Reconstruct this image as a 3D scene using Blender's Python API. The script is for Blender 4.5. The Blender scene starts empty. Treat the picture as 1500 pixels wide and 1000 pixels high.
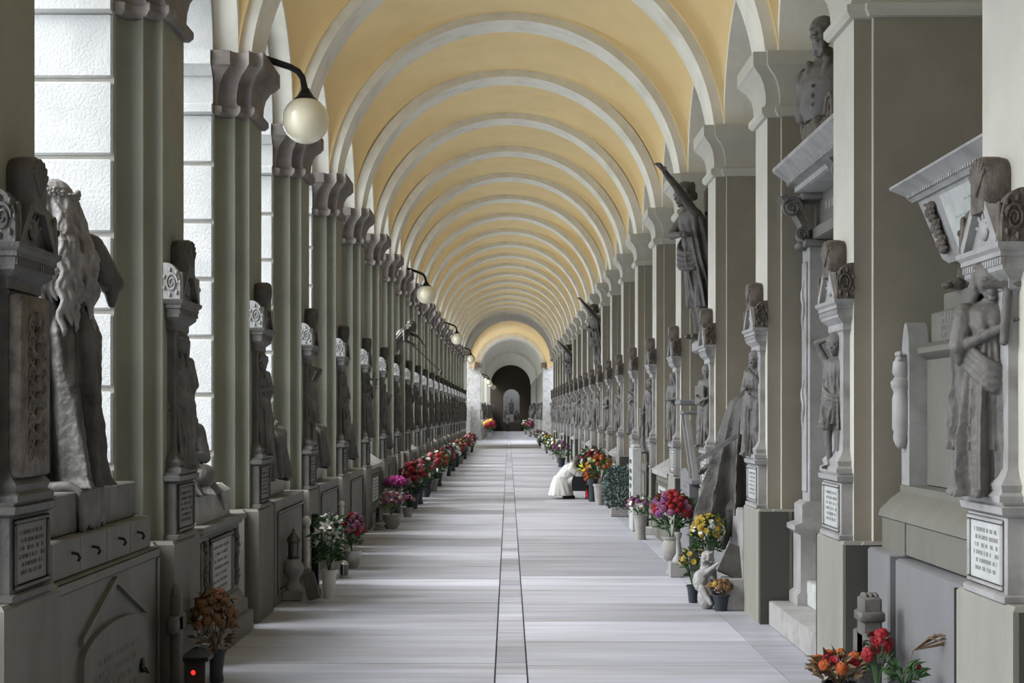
import bpy, math, random
import numpy as np
from mathutils import Vector, Matrix, Euler
R = random.Random(7)
PI = math.pi
sc = bpy.context.scene
COL = sc.collection
EYE = 1.733; FPX = 2112.0; VX, VY = 745.0, 605.0
S = 3.0

# ---------------------------------------------------------------- mesh builder
class MB:
    def __init__(s): s.v = []; s.f = []; s.m = []; s.c = None
    def add(s, vs, fs, m=0):
        n = len(s.v); s.v += [tuple(p) for p in vs]
        s.f += [tuple(i + n for i in f) for f in fs]; s.m += [m] * len(fs); return s
    def box(s, x0, x1, y0, y1, z0, z1, m=0, M=None):
        vs = [(x, y, z) for z in (z0, z1) for y in (y0, y1) for x in (x0, x1)]
        if M is not None: vs = [M @ Vector(p) for p in vs]
        return s.add(vs, [(0,2,3,1),(4,5,7,6),(0,1,5,4),(2,6,7,3),(0,4,6,2),(1,3,7,5)], m)
    def bbox(s, x0, x1, y0, y1, z0, z1, b=.01, m=0, M=None):
        """box with bevelled edges"""
        b = min(b, (x1-x0)/2.01, (y1-y0)/2.01, (z1-z0)/2.01)
        rings = []
        for z, o in ((z0, b), (z0+b, 0), (z1-b, 0), (z1, b)):
            c = b
            pts = [(x0+c+o, y0+o), (x1-c-o, y0+o), (x1-o, y0+c+o), (x1-o, y1-c-o), (x1-c-o, y1-o), (x0+c+o, y1-o), (x0+o, y1-c-o), (x0+o, y0+c+o)]
            rings.append([(p[0], p[1], z) for p in pts])
        return s.loft(rings, m=m, M=M)
    def loft(s, rings, m=0, closed=True, caps=True, M=None):
        n = len(rings[0]); vs = [p for r in rings for p in r]
        if M is not None: vs = [M @ Vector(p) for p in vs]
        fs = []
        for i in range(len(rings)-1):
            for j in range(n if closed else n-1):
                k = (j+1) % n
                fs.append((i*n+j, i*n+k, (i+1)*n+k, (i+1)*n+j))
        if caps and closed:
            fs.append(tuple(reversed(range(n)))); fs.append(tuple((len(rings)-1)*n+j for j in range(n)))
        return s.add(vs, fs, m)
    def lathe(s, prof, c=(0,0,0), n=20, m=0, sx=1, sy=1, M=None):
        rings = [[(c[0]+max(r,1e-4)*math.cos(2*PI*j/n)*sx, c[1]+max(r,1e-4)*math.sin(2*PI*j/n)*sy, c[2]+z) for j in range(n)] for r, z in prof]
        return s.loft(rings, m=m, M=M)
    def tube(s, pts, rad, n=10, m=0, caps=True, M=None):
        pts = [Vector(p) for p in pts]
        if not hasattr(rad, '__len__'): rad = [rad]*len(pts)
        rings = []; prev = None
        for i, p in enumerate(pts):
            a = pts[max(i-1,0)]; b = pts[min(i+1,len(pts)-1)]
            t = (b-a); t = t.normalized() if t.length > 1e-9 else Vector((0,0,1))
            if prev is None:
                u = t.orthogonal().normalized()
            else:
                u = prev - t*prev.dot(t)
                u = u.normalized() if u.length > 1e-6 else t.orthogonal().normalized()
            prev = u; w = t.cross(u)
            rings.append([p + (u*math.cos(2*PI*j/n) + w*math.sin(2*PI*j/n))*rad[i] for j in range(n)])
        return s.loft(rings, m=m, caps=caps, M=M)
    def cap(s, a, b, ra, rb=None, n=12, m=0, M=None):
        """tapered capsule"""
        rb = ra if rb is None else rb
        a = Vector(a); b = Vector(b); d = b-a; L = d.length; d = d.normalized() if L > 1e-6 else Vector((0,0,1))
        P = []; Q = []
        for t in (-.98, -.8, -.45, 0): P.append(a + d*ra*t); Q.append(ra*math.sqrt(1-t*t))
        for t in (0, .45, .8, .98): P.append(b + d*rb*t); Q.append(rb*math.sqrt(1-t*t))
        return s.tube(P, Q, n, m, M=M)
    def ell(s, c, r, n=14, k=9, m=0, rot=None, M=None):
        if not hasattr(r, '__len__'): r = (r, r, r)
        rings = []
        E = Euler(rot).to_matrix() if rot else None
        for i in range(k+1):
            t = -PI/2 + PI*(i+.02)/(k+.04)
            ring = []
            for j in range(n):
                p = Vector((r[0]*math.cos(t)*math.cos(2*PI*j/n), r[1]*math.cos(t)*math.sin(2*PI*j/n), r[2]*math.sin(t)))
                if E: p = E @ p
                ring.append(p + Vector(c))
            rings.append(ring)
        return s.loft(rings, m=m, M=M)
    def prism(s, poly, a, b, axis='x', m=0, M=None):
        """extrude 2d polygon along axis; poly coords are the other two axes in order"""
        def P(p, t):
            return {'x': (t, p[0], p[1]), 'y': (p[0], t, p[1]), 'z': (p[0], p[1], t)}[axis]
        return s.loft([[P(p, a) for p in poly], [P(p, b) for p in poly]], m=m, M=M)
    def mesh(s, name, mats, smooth=0):
        me = bpy.data.meshes.new(name); me.from_pydata(s.v, [], s.f)
        mats = mats if isinstance(mats, (list, tuple)) else [mats]
        for q in mats: me.materials.append(q)
        me.polygons.foreach_set('material_index', s.m)
        me.validate(); me.update()
        import bmesh
        bm = bmesh.new(); bm.from_mesh(me); bmesh.ops.recalc_face_normals(bm, faces=bm.faces)
        bm.to_mesh(me); bm.free()
        if smooth:
            me.polygons.foreach_set('use_smooth', [True]*len(me.polygons))
            if smooth < 180: 
                try: me.set_sharp_from_angle(angle=math.radians(smooth))
                except Exception: pass
        return me
    def build(s, name, mats, parent=None, smooth=0, loc=None, rz=0):
        o = bpy.data.objects.new(name, s.mesh(name, mats, smooth)); COL.objects.link(o)
        if parent: o.parent = parent
        if loc: o.location = loc
        o.rotation_euler = (0, 0, rz)
        return o

def empty(name, loc=(0,0,0), rz=0):
    o = bpy.data.objects.new(name, None); COL.objects.link(o)
    o.location = loc; o.rotation_euler = (0,0,rz); o.empty_display_size = .1
    return o
def tag(o, label, cat, group=None):
    o['label'] = label; o['category'] = cat
    if group: o['group'] = group
    return o
def struct(o): o['kind'] = 'structure'; return o
def meshobj(name, me, parent=None, loc=None, rz=0):
    o = bpy.data.objects.new(name, me); COL.objects.link(o)
    if parent: o.parent = parent
    if loc: o.location = loc
    o.rotation_euler = (0,0,rz)
    return o
def copy_tree(o, parent=None):
    c = o.copy(); COL.objects.link(c); c.parent = parent
    for ch in list(o.children): copy_tree(ch, c)
    return c
def dup(o, loc, rz, label, cat=None, group=None, sc_=None):
    c = copy_tree(o); c.location = loc; c.rotation_euler = (0,0,rz)
    c['label'] = label
    if cat: c['category'] = cat
    if 'group' in c.keys(): del c['group']
    if group: c['group'] = group
    if sc_: c.scale = (sc_, sc_, sc_)
    return c

# ---------------------------------------------------------------- materials
def mat(name, col, rough=.7, var=.25, scale=4, bump=.15, bscale=40, col2=None, spec=.3, stretch=None, detail=6, metal=0, emis=None, grime=None, attr=None, lo=.35, hi=.7):
    m = bpy.data.materials.new(name); m.use_nodes = True
    nt = m.node_tree; N = nt.nodes; L = nt.links
    b = N['Principled BSDF']; b.inputs['Roughness'].default_value = rough; b.inputs['Metallic'].default_value = metal
    b.inputs['Specular IOR Level'].default_value = spec
    tc = N.new('ShaderNodeTexCoord'); mp = N.new('ShaderNodeMapping'); L.new(tc.outputs['Object'], mp.inputs[0])
    if stretch: mp.inputs['Scale'].default_value = stretch
    no = N.new('ShaderNodeTexNoise'); no.inputs['Scale'].default_value = scale; no.inputs['Detail'].default_value = detail
    no.inputs['Roughness'].default_value = .62
    L.new(mp.outputs[0], no.inputs[0])
    cr = N.new('ShaderNodeValToRGB'); L.new(no.outputs[0], cr.inputs[0])
    c1 = tuple(col)+(1,); c2 = tuple(col2)+(1,) if col2 else tuple(c*(1-var) for c in col)+(1,)
    cr.color_ramp.elements[0].position = lo; cr.color_ramp.elements[0].color = c2
    cr.color_ramp.elements[1].position = hi; cr.color_ramp.elements[1].color = c1
    out = cr.outputs[0]
    if grime:   # second, larger stain pattern
        n2 = N.new('ShaderNodeTexNoise'); n2.inputs['Scale'].default_value = grime[1]; n2.inputs['Detail'].default_value = 4
        L.new(mp.outputs[0], n2.inputs[0])
        r2 = N.new('ShaderNodeValToRGB'); r2.color_ramp.elements[0].position = .5; r2.color_ramp.elements[1].position = .72
        r2.color_ramp.elements[0].color = (0,0,0,1); r2.color_ramp.elements[1].color = (grime[2],)*3+(1,)
        L.new(n2.outputs[0], r2.inputs[0])
        mx = N.new('ShaderNodeMix'); mx.data_type = 'RGBA'
        L.new(r2.outputs[0], mx.inputs[0]); L.new(out, mx.inputs[6]); mx.inputs[7].default_value = tuple(grime[0])+(1,)
        out = mx.outputs[2]
    if attr:
        at = N.new('ShaderNodeAttribute'); at.attribute_name = attr
        mx = N.new('ShaderNodeMix'); mx.data_type = 'RGBA'; mx.blend_type = 'MULTIPLY'; mx.inputs[0].default_value = 1
        L.new(out, mx.inputs[6]); L.new(at.outputs['Color'], mx.inputs[7]); out = mx.outputs[2]
    L.new(out, b.inputs['Base Color'])
    if bump:
        nb = N.new('ShaderNodeTexNoise'); nb.inputs['Scale'].default_value = bscale; nb.inputs['Detail'].default_value = 5
        L.new(tc.outputs['Object'], nb.inputs[0])
        bp = N.new('ShaderNodeBump'); bp.inputs['Strength'].default_value = bump; bp.inputs['Distance'].default_value = .02
        L.new(nb.outputs[0], bp.inputs['Height']); L.new(bp.outputs[0], b.inputs['Normal'])
    if emis:
        b.inputs['Emission Color'].default_value = tuple(emis[0])+(1,); b.inputs['Emission Strength'].default_value = emis[1]
    return m
M = {}
M['vault']   = mat('vault_ochre_plaster', (.86,.67,.365), .85, .06, 1.2, .06, 60, grime=((.70,.50,.24), 2.2, .3))
M['rib']     = mat('vault_grey_white_paint', (.82,.80,.73), .8, .12, 2.5, .05, 50, grime=((.42,.4,.34), 3, .35))
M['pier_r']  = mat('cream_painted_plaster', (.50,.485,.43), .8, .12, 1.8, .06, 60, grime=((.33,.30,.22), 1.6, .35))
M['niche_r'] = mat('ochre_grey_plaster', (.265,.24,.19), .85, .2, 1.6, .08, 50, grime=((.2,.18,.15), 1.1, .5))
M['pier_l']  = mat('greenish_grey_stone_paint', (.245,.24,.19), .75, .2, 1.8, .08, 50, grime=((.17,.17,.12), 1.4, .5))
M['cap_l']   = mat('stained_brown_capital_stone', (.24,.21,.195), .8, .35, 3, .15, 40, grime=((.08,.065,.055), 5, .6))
M['ashlar']  = mat('white_ashlar', (.47,.47,.465), .8, .2, 2, .25, 55, grime=((.30,.30,.315), 2.4, .5))
M['joint']   = mat('ashlar_joint', (.32,.31,.27), .9, .2, 8, .1, 60)
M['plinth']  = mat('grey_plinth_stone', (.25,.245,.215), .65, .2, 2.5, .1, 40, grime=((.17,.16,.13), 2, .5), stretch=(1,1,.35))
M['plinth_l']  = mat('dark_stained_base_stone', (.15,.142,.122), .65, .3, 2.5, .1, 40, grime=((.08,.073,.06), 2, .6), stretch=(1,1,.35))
M['dplinth'] = mat('dark_slate_panel', (.065,.065,.057), .5, .2, 3, .05, 40)
M['slab']    = mat('floor_marble', (.51,.522,.60), .45, .3, 1.6, .05, 30, stretch=(.35,3.2,1), grime=((.27,.265,.27), 1.1, .75), attr='tone', spec=.4)
M['gap']     = mat('floor_joint', (.16,.15,.14), .9, .2, 8, 0)
M['marble']  = mat('weathered_grey_marble', (.155,.146,.137), .55, .4, 5, .2, 45, grime=((.07,.065,.06), 6, .75))
M['marble_d']= mat('dark_weathered_marble', (.10,.095,.088), .5, .45, 5, .25, 45, grime=((.035,.033,.03), 6, .7))
M['marble_l']= mat('pale_marble', (.34,.335,.33), .5, .25, 4, .12, 45, grime=((.15,.14,.13), 5, .6))
M['marble_w']= mat('white_marble_panel', (.50,.51,.50), .4, .25, 6, .06, 45, grime=((.28,.31,.28), 8, .6))
M['tomb_l']  = mat('tomb_grey_marble', (.155,.15,.135), .55, .3, 3, .12, 40, grime=((.07,.065,.058), 3.5, .7), stretch=(1,1,.4))
M['tomb_r']  = mat('tomb_grey_green_marble', (.16,.155,.132), .5, .25, 2.5, .1, 40, grime=((.10,.095,.08), 2.4, .65), stretch=(1,1,.4))
M['bluegrey']= mat('blue_grey_marble_base', (.185,.187,.195), .45, .2, 2, .05, 30, grime=((.14,.135,.13), 1.5, .6), stretch=(1,1,.25))
M['dark']    = mat('black_weathered_marble', (.09,.085,.08), .5, .45, 6, .25, 45, col2=(.05,.048,.045))
M['carve']   = mat('carved_brown_stone', (.15,.128,.108), .65, .5, 14, .5, 50, col2=(.06,.05,.042))
M['bronze']  = mat('dark_patinated_bronze', (.13,.12,.11), .38, .4, 6, .2, 40, metal=.6)
M['iron']    = mat('black_iron', (.02,.02,.02), .45, .2, 10, .05, 60, metal=.4)
M['globe']   = mat('lamp_milky_glass', (.82,.76,.58), .12, .12, 3, 0, 10, spec=.6)
M['hairstone']= mat('pale_worn_marble', (.25,.235,.23), .55, .35, 8, .2, 60, grime=((.08,.075,.07), 9, .6))
M['globe_top']= mat('lamp_dusty_glass', (.28,.23,.16), .3, .3, 5, 0, 10, spec=.5)
M['ink']     = mat('inscription_paint', (.27,.265,.255), .7, .2, 20, 0)
M['ink_grn'] = mat('faded_green_inscription', (.30,.38,.31), .7, .2, 20, 0)
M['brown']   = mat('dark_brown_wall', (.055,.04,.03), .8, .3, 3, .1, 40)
M['gravel']  = mat('courtyard_ground', (.42,.43,.40), .95, .3, 6, .2, 30)
M['extwall'] = mat('facade_render', (.6,.58,.5), .9, .15, 2, .1, 30)

# ---------------------------------------------------------------- world and camera
w = bpy.data.worlds.new('overcast_sky'); sc.world = w; w.use_nodes = True
nt = w.node_tree; bg = nt.nodes['Background']
tc = nt.nodes.new('ShaderNodeTexCoord'); sp = nt.nodes.new('ShaderNodeSeparateXYZ'); cr = nt.nodes.new('ShaderNodeValToRGB')
nt.links.new(tc.outputs['Generated'], sp.inputs[0]); nt.links.new(sp.outputs[2], cr.inputs[0]); nt.links.new(cr.outputs[0], bg.inputs[0])
cr.color_ramp.elements[0].position = 0; cr.color_ramp.elements[0].color = (.62,.68,.78,1)
cr.color_ramp.elements[1].position = .8; cr.color_ramp.elements[1].color = (.86,.93,1,1)
bg.inputs[1].default_value = 6.4
sl = bpy.data.lights.new('veiled_sun', 'SUN'); sl.energy = 7.0; sl.angle = math.radians(38); sl.color = (1, .985, .95)
so = bpy.data.objects.new('veiled_sun', sl); COL.objects.link(so); so.location = (-12, -4, 14)
so.rotation_euler = Vector((1, .30, -.80)).to_track_quat('-Z', 'Y').to_euler()
cam = bpy.data.cameras.new('camera'); co = bpy.data.objects.new('camera', cam); COL.objects.link(co)
co.location = (0, 0, EYE); co.rotation_euler = (PI/2, 0, 0)
cam.sensor_width = 36; cam.lens = FPX/1500*36; cam.shift_x = 5/1500; cam.shift_y = 105/1500; cam.clip_end = 400; cam.clip_start = .1
sc.camera = co
sc.view_settings.view_transform = 'Standard'; sc.view_settings.look = 'None'; sc.view_settings.gamma = 1
sc.view_settings.use_curve_mapping = False
sc.view_settings.exposure = 0.1
sc.cycles.use_denoising = True
sc.cycles.max_bounces = 8; sc.cycles.diffuse_bounces = 6; sc.cycles.glossy_bounces = 3
sc.cycles.sample_clamp_indirect = 6
sc.cycles.use_adaptive_sampling = True
# ================================================================ ARCHITECTURE
XP, XL = 2.15, 2.26          # pilaster face, pier layer face
HP, HL = .2825, .33          # half widths along the wall
ZC, RV, RR = 4.483, 2.25, 2.15   # vault centre height, vault radius, rib radius
ZS, RL = 4.70, 1.17          # springing of the side arches and their radius
XB, XO = 3.2, 3.3            # niche back wall (right), facade outer face (left)
K0, K1 = -2, 23
YK = lambda k: 3*k + .26     # pier centre
def vx(z, r=RV): return math.sqrt(max(r*r-(z-ZC)**2, 0))

def pier_ring(off, z, xe, sgn):
    a = [(xe, -(HL+off)), (XL-off, -(HL+off)), (XL-off, -(HP+off)), (XP-off, -(HP+off))]
    a = a + [(x, -y) for x, y in reversed(a)]
    return [(sgn*x, y, z) for x, y in a]
def pier_ring_l(off, z):
    a = [(2.425, -.35), (2.418, -.33)]
    for i in range(1, 11):
        t = PI*i/11; a.append((2.341+.076*math.cos(t), -.33+.085*math.sin(t)))
    a += [(2.264, -.33), (2.259, -.285)]
    for i in range(1, 9):
        t = PI*i/9; a.append((2.207+.048*math.cos(t), -.285+.055*math.sin(t)))
    a += [(2.157, -.285), (2.15, -.28)]
    a = [(x-off if i else x, y-off) for i, (x, y) in enumerate(a)]
    a = a+[(x, -y) for x, y in reversed(a)]
    return [(-x, y, z) for x, y in a]
PROF_BASE = [(.09, 0), (.09, .92), (.075, .94), (.0, .94)]
PROF_CAP = [(0, 4.185), (.03, 4.19), (.055, 4.22), (.055, 4.262), (.025, 4.275), (.015, 4.30), (.02, 4.38), (.035, 4.45), (.07, 4.515), (.115, 4.555), (.13, 4.58), (.14, 4.585), (.14, 4.70)]
def pier_mesh(sgn):
    xe = XB+.02 if sgn > 0 else 2.42
    b = MB()
    mb = 1 if sgn > 0 else 0
    b.loft([pier_ring(o, z, xe, sgn) for o, z in PROF_BASE[:3]], m=1)
    rg = (lambda o, z: pier_ring(o, z, xe, sgn)) if sgn > 0 else pier_ring_l
    b.loft([rg(0, z) for z in (.94, 2.2, 4.19)], m=0, caps=False)
    b.loft([rg(o, z) for o, z in PROF_CAP], m=2)
    if sgn > 0:   # dark slate facing on the side of the base, split by a pale joint
        for q in (-1, 1):
            y = q*(HL+.09)
            b.box(XP-.085, 2.30, min(y, y+q*.006), max(y, y+q*.006), .0, .925, 3)
            b.box(2.325, 3.1, min(y, y+q*.006), max(y, y+q*.006), .0, .925, 3)
    if sgn < 0:
        # rusticated ashlar pillar of the facade, with its own impost
        h = .42; z = -.02; js = []
        zz = .93-.475*2
        while zz < 4.2:
            a = max(zz+.013, 0); c = min(zz+.475-.013, 4.185)
            if c - a > .05: b.bbox(-XO, -2.43, -h, h, a, c, .012, 4)
            zz += .475
        b.box(-XO+.02, -2.425, -h+.022, h-.022, 0, 4.2, 5)
        # vertical joint of the ashlar
        prof = [(0, 4.185), (.045, 4.20), (.045, 4.262), (.0, 4.28), (0, 4.5), (.02, 4.5), (.06, 4.56), (.10, 4.58), (.10, 4.70)]
        rg = [[(-XO-o, -h-o, z), (-2.43+.0, -h-o, z), (-2.43, h+o, z), (-XO-o, h+o, z)] for o, z in prof]
        b.loft(rg, m=4)
        # arch haunch blocks between side arches
        b.box(-XO, -2.43, -.33, .33, 4.70, 5.2, 4)
    if sgn > 0:
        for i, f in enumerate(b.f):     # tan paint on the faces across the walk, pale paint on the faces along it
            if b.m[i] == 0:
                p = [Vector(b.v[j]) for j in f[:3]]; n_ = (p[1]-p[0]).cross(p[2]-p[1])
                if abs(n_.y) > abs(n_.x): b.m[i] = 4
    return b
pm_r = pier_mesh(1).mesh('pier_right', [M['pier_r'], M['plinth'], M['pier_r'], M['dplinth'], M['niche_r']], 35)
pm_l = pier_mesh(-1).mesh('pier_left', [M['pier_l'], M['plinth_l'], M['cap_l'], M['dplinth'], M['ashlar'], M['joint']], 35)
tn = 0
def trim_name():
    global tn; tn += 1; return 'trim_%d' % tn
for k in range(K0, K1+1):
    struct(meshobj(trim_name(), pm_r, loc=(0, YK(k), 0)))
    struct(meshobj(trim_name(), pm_l, loc=(0, YK(k), 0)))
# ribs
def rib_mesh(r, hw, rb=RV+.03, zc=ZC, zs=ZS, n=48):
    b = MB(); t0 = math.asin((zs-zc)/r); rings = []
    for i in range(n+1):
        t = t0 + (PI-2*t0)*i/n
        c, s_ = math.cos(t), math.sin(t)
        rings.append([(r*c, -hw, zc+r*s_), (rb*c, -hw, zc+rb*s_), (rb*c, hw, zc+rb*s_), (r*c, hw, zc+r*s_)])
    return b.loft(rings)
rm = rib_mesh(RR, HP).mesh('rib', [M['rib']], 30)
for k in range(K0, K1+1): struct(meshobj(trim_name(), rm, loc=(0, YK(k), 0)))

# vault with side lunettes
def vault():
    b = MB(); nt_ = 44; ny = 20; HC = ZC+RV
    for k in range(K0, K1+1):
        y0 = YK(k); yc = y0+1.5
        ys = [y0, y0+.33]+[yc-RL*math.cos(PI*i/ny) for i in range(1, ny)]+[y0+2.67, y0+3]
        vs = []
        for y in ys:
            zw = ZS+math.sqrt(max(RL*RL-(y-yc)**2, 0))
            for i in range(nt_+1):
                t = PI*i/nt_; q = 2.0
                x = RV*math.cos(t); z = zw+(HC-zw)*math.sin(t)
                if zw == ZS:
                    tt = math.asin((ZS-ZC)/RV); tt = tt+(PI-2*tt)*i/nt_
                    x = RV*math.cos(tt); z = ZC+RV*math.sin(tt)
                vs.append((x, y, z))
        n = nt_+1
        fs = [(i*n+j, i*n+j+1, (i+1)*n+j+1, (i+1)*n+j) for i in range(len(ys)-1) for j in range(nt_)]
        b.add(vs, fs, 0)
        for sg in (-1, 1):      # intrados of the wall arch with its pale edge
            n = 28; xe = XB if sg > 0 else 2.43
            vs = []; fs = []
            for i in range(n+1):
                ph = PI*i/n; cc, ss = math.cos(ph), math.sin(ph)
                vs += [(sg*2.235, yc+(RL+.04)*cc, ZS+(RL+.04)*ss), (sg*2.225, yc+(RL+.02)*cc, ZS+(RL+.02)*ss), (sg*2.235, yc+RL*cc, ZS+RL*ss), (sg*xe, yc+RL*cc, ZS+RL*ss)]
            for i in range(n):
                for j in (0, 1, 2): fs.append((i*4+j, i*4+j+1, i*4+j+5, i*4+j+4))
            b.add(vs, fs, 1)
            if sg < 0:
                r2 = 1.5-.42; v = []; f = []
                for i in range(n+1):
                    ph = PI*i/n; cc = math.cos(ph); ss = math.sin(ph)
                    v += [(-2.43, yc+RL*cc, ZS+RL*ss), (-2.43, yc+r2*cc, ZS+r2*ss), (-XO, yc+r2*cc, ZS+r2*ss)]
                for i in range(n):
                    for j in (0, 1): f.append((i*3+j, i*3+j+1, i*3+j+4, i*3+j+3))
                b.add(v, f, 2)
    return b
struct(vault().build('ceiling', [M['vault'], M['rib'], M['ashlar']], smooth=40))
# facade above the arches (outside, left)
b = MB(); r2 = 1.5-.42
for k in range(K0, K1+1):
    yc = YK(k)+1.5; n = 24; v = []; f = []
    for i in range(n+1):
        ph = PI*i/n; v += [(-XO, yc+r2*math.cos(ph), ZS+r2*math.sin(ph)), (-XO, yc+1.5*max(-1, min(1, math.cos(ph)*1.5)), 6.9 if 0 < i < n else ZS)]
    for i in range(n): f.append((2*i, 2*i+1, 2*i+3, 2*i+2))
    b.add(v, f, 0)
YA, YB = YK(K0)-.33, YK(K1)+.33
b.box(-XO-.25, -XO+.001, YA, YB+1.2, 6.7, 7.0, 0)
struct(b.build('wall_left', [M['extwall']]))
b = MB(); b.box(XB, XB+.3, YA, YB+1.2, 0, 7, 0)
struct(b.build('wall_right', [M['niche_r']]))
b = MB(); b.box(-XO-.3, XB+.4, YA-.5, 139.0, 7.0, 7.2)  # added slab stops light leaking through the vault; cut short to light the end
struct(b.build('roof', [M['extwall']]))
b = MB(); b.box(-XO, XB+.3, YA-.4, YA-.02, 0, 7.0)  # unseen end wall added to block light from behind, where the gallery continues
struct(b.build('back_light_block', [M['extwall']]))

# floor: marble slabs with joints
def floor():
    b = MB(); tone = []; rr = random.Random(3)
    def slab(x0, x1, y0, y1, t):
        g = .006
        b.box(x0+g, x1-g, y0+g, y1-g, -.06, 0, 0); tone.append((t, 6))
    def col(x0, x1, ys):
        for a, c in zip(ys[:-1], ys[1:]):
            slab(x0, x1, a, c, rr.uniform(.70, 1.15))
    def fill(first, end, lo, hi):
        ys = list(first)
        while ys[-1] < end: ys.append(ys[-1]+rr.choice([lo, hi, (lo+hi)/2, lo]))
        return ys
    left = [-8.2,-6,-4.6,-3.2,-1.8,-.6,.7,1.9,3.1,4.3,5.5,6.7,7.9,9.0,10.0,11.26,13.2,14.47,15.06,16.3,17.6,18.8,20.0,21.6,23.2,24.1]
    left_t = {14.47: 1.28}
    for a, c in zip(left[:-1], left[1:]): slab(-2.6, -.09, a, c, left_t.get(a, rr.uniform(.74, 1.14)))
    col(-2.6, -.09, fill([24.1], 139, .65, 1.3))
    right = [-8.2,-5,-3.8,-2.6,-1.4,-.2,1,2.2,3.4,4.6,5.8,7,8.1,9.2,9.9,10.95,12.0,13.1,14.5,15.35,17.4,19.9,21.5,24.1]
    for a, c in zip(right[:-1], right[1:]): slab(.125, 1.82, a, c, 1.18 if abs(a-14.5) < .01 else rr.uniform(.74, 1.14))
    col(.125, 1.82, fill([24.1], 139, .7, 1.4))
    col(-.09, .125, fill([-8.2], 139, .45, .9))
    col(1.82, 3.3, fill([-8.2], 139, .8, 1.5))
    me = b.mesh('floor', [M['slab'], M['gap']])
    at = me.color_attributes.new('tone', 'FLOAT_COLOR', 'CORNER'); arr = []
    nl = 0
    vt = []
    for t, nf in tone: vt += [t]*8
    for p in me.polygons:
        for vi in p.vertices: arr += [vt[vi]]*3+[1]
    at.data.foreach_set('color', arr)
    return me
struct(meshobj('floor', floor()))
b = MB(); b.box(-3.3, 3.3, YA-.4, 143, -.12, -.012)
struct(b.build('floor_bed', [M['gap']]))
b = MB(); b.box(-160, -3.29, -60, 220, -.4, -.02)
struct(b.build('ground', [M['gravel']]))
b = MB()
for k in range(K0, K1+1): b.box(-3.3, -2.16, YK(k)+.33, YK(k)+2.67, 0, .10)
# low kerb under the left tombs is part of the wall
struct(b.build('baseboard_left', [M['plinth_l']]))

# ---- crossing and second gallery (far away)
SH = .19
def barrel(y0, y1, r, zc, zs, m, b, n=32, x=SH, inner=None):
    t0 = math.asin((zs-zc)/r); v = []; f = []
    for i in range(n+1):
        t = t0+(PI-2*t0)*i/n
        v += [(x+r*math.cos(t), y0, zc+r*math.sin(t)), (x+r*math.cos(t), y1, zc+r*math.sin(t))]
    for i in range(n): f.append((2*i, 2*i+1, 2*i+3, 2*i+2))
    b.add(v, f, m)
def ringface(y, r0, r1, zc0, zc1, zs, m, b, n=32, x=SH):
    v = []; f = []
    for i in range(n+1):
        t = PI*i/n; v += [(x+r0*math.cos(t), y, zc0+r0*math.sin(t)), (x+r1*math.cos(t), y, zc1+r1*math.sin(t))]
    for i in range(n): f.append((2*i, 2*i+1, 2*i+3, 2*i+2))
    b.add(v, f, m)
b = MB()
barrel(70.7, 76.5, RR, ZC, ZC, 1, b, x=.06); ringface(70.7, RR, RV+.1, ZC, ZC, ZS, 1, b, x=.06)
ringface(76.5, RR, RV+.2, ZC, ZC, ZS, 1, b, x=.1)
barrel(76.5, 92, RV+.08, ZC, ZC, 0, b, x=.14)
ringface(92, 2.05, RV+.2, ZC+.05, ZC, ZC, 1, b)
barrel(92, 93, 2.05, ZC+.05, ZC+.05, 1, b)
barrel(93, 112, 2.12, ZC, ZC, 1, b)
for y in (97, 101, 105, 109): barrel(y, y+.5, 2.06, ZC, ZC, 1, b)
ringface(112, 1.9, 2.2, ZC-.05, ZC, ZC, 1, b); barrel(112, 138, 1.9, ZC-.05, ZC-.05, 1, b)
for y in (116, 121, 126, 131): barrel(y, y+.5, 1.84, ZC-.05, ZC-.05, 1, b)
struct(b.build('ceiling_far', [M['vault'], M['rib']], smooth=40))
b = MB()
for sg in (-1, 1):
    def bx(x0, x1, y0, y1, z0, z1, m): b.box(min(sg*x0, sg*x1)+SH, max(sg*x0, sg*x1)+SH, y0, y1, z0, z1, m)
    bx(XL, 3.3, 70.3, 71.2, 0, 7, 0); bx(2.05, 3.0, 70.6, 71.4, ZC-.1, ZC+.3, 0)
    # tall corner pillars of the crossing, with caps and bases
    bx(2.0, 2.62, 92, 93, 0, 4.5, 1); bx(1.96, 2.66, 91.9, 93.1, 4.5, 4.62, 1); bx(1.9, 2.72, 91.8, 93.2, 4.62, 4.95, 2); bx(1.95, 2.67, 91.9, 93.1, 0, .5, 1)
    bx(2.62, 3.3, 92.3, 93, 0, 7, 1)
    if sg > 0: bx(2.9, 3.2, 93, 138, 0, 7, 0)
    bx(2.6, 3.3, 71, 79 if sg < 0 else 86, 0, 7, 0); bx(2.9, 3.2, 79 if sg < 0 else 86, 92, 0, 2.4, 0)  # closing and low walls sized to limit the light entering the crossing
    bx(2.6, 2.9, 93, 138, 0, 1.6, 0)  # half-height walls added to dim the far gallery
    for y in range(96, 138, 3): bx(2.08 if y < 112 else 1.92, 3.0, y, y+1.4, 0, 4.6, 0)
struct(b.build('wall_far', [M['pier_r'], M['marble_l'], M['cap_l']]))
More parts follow.
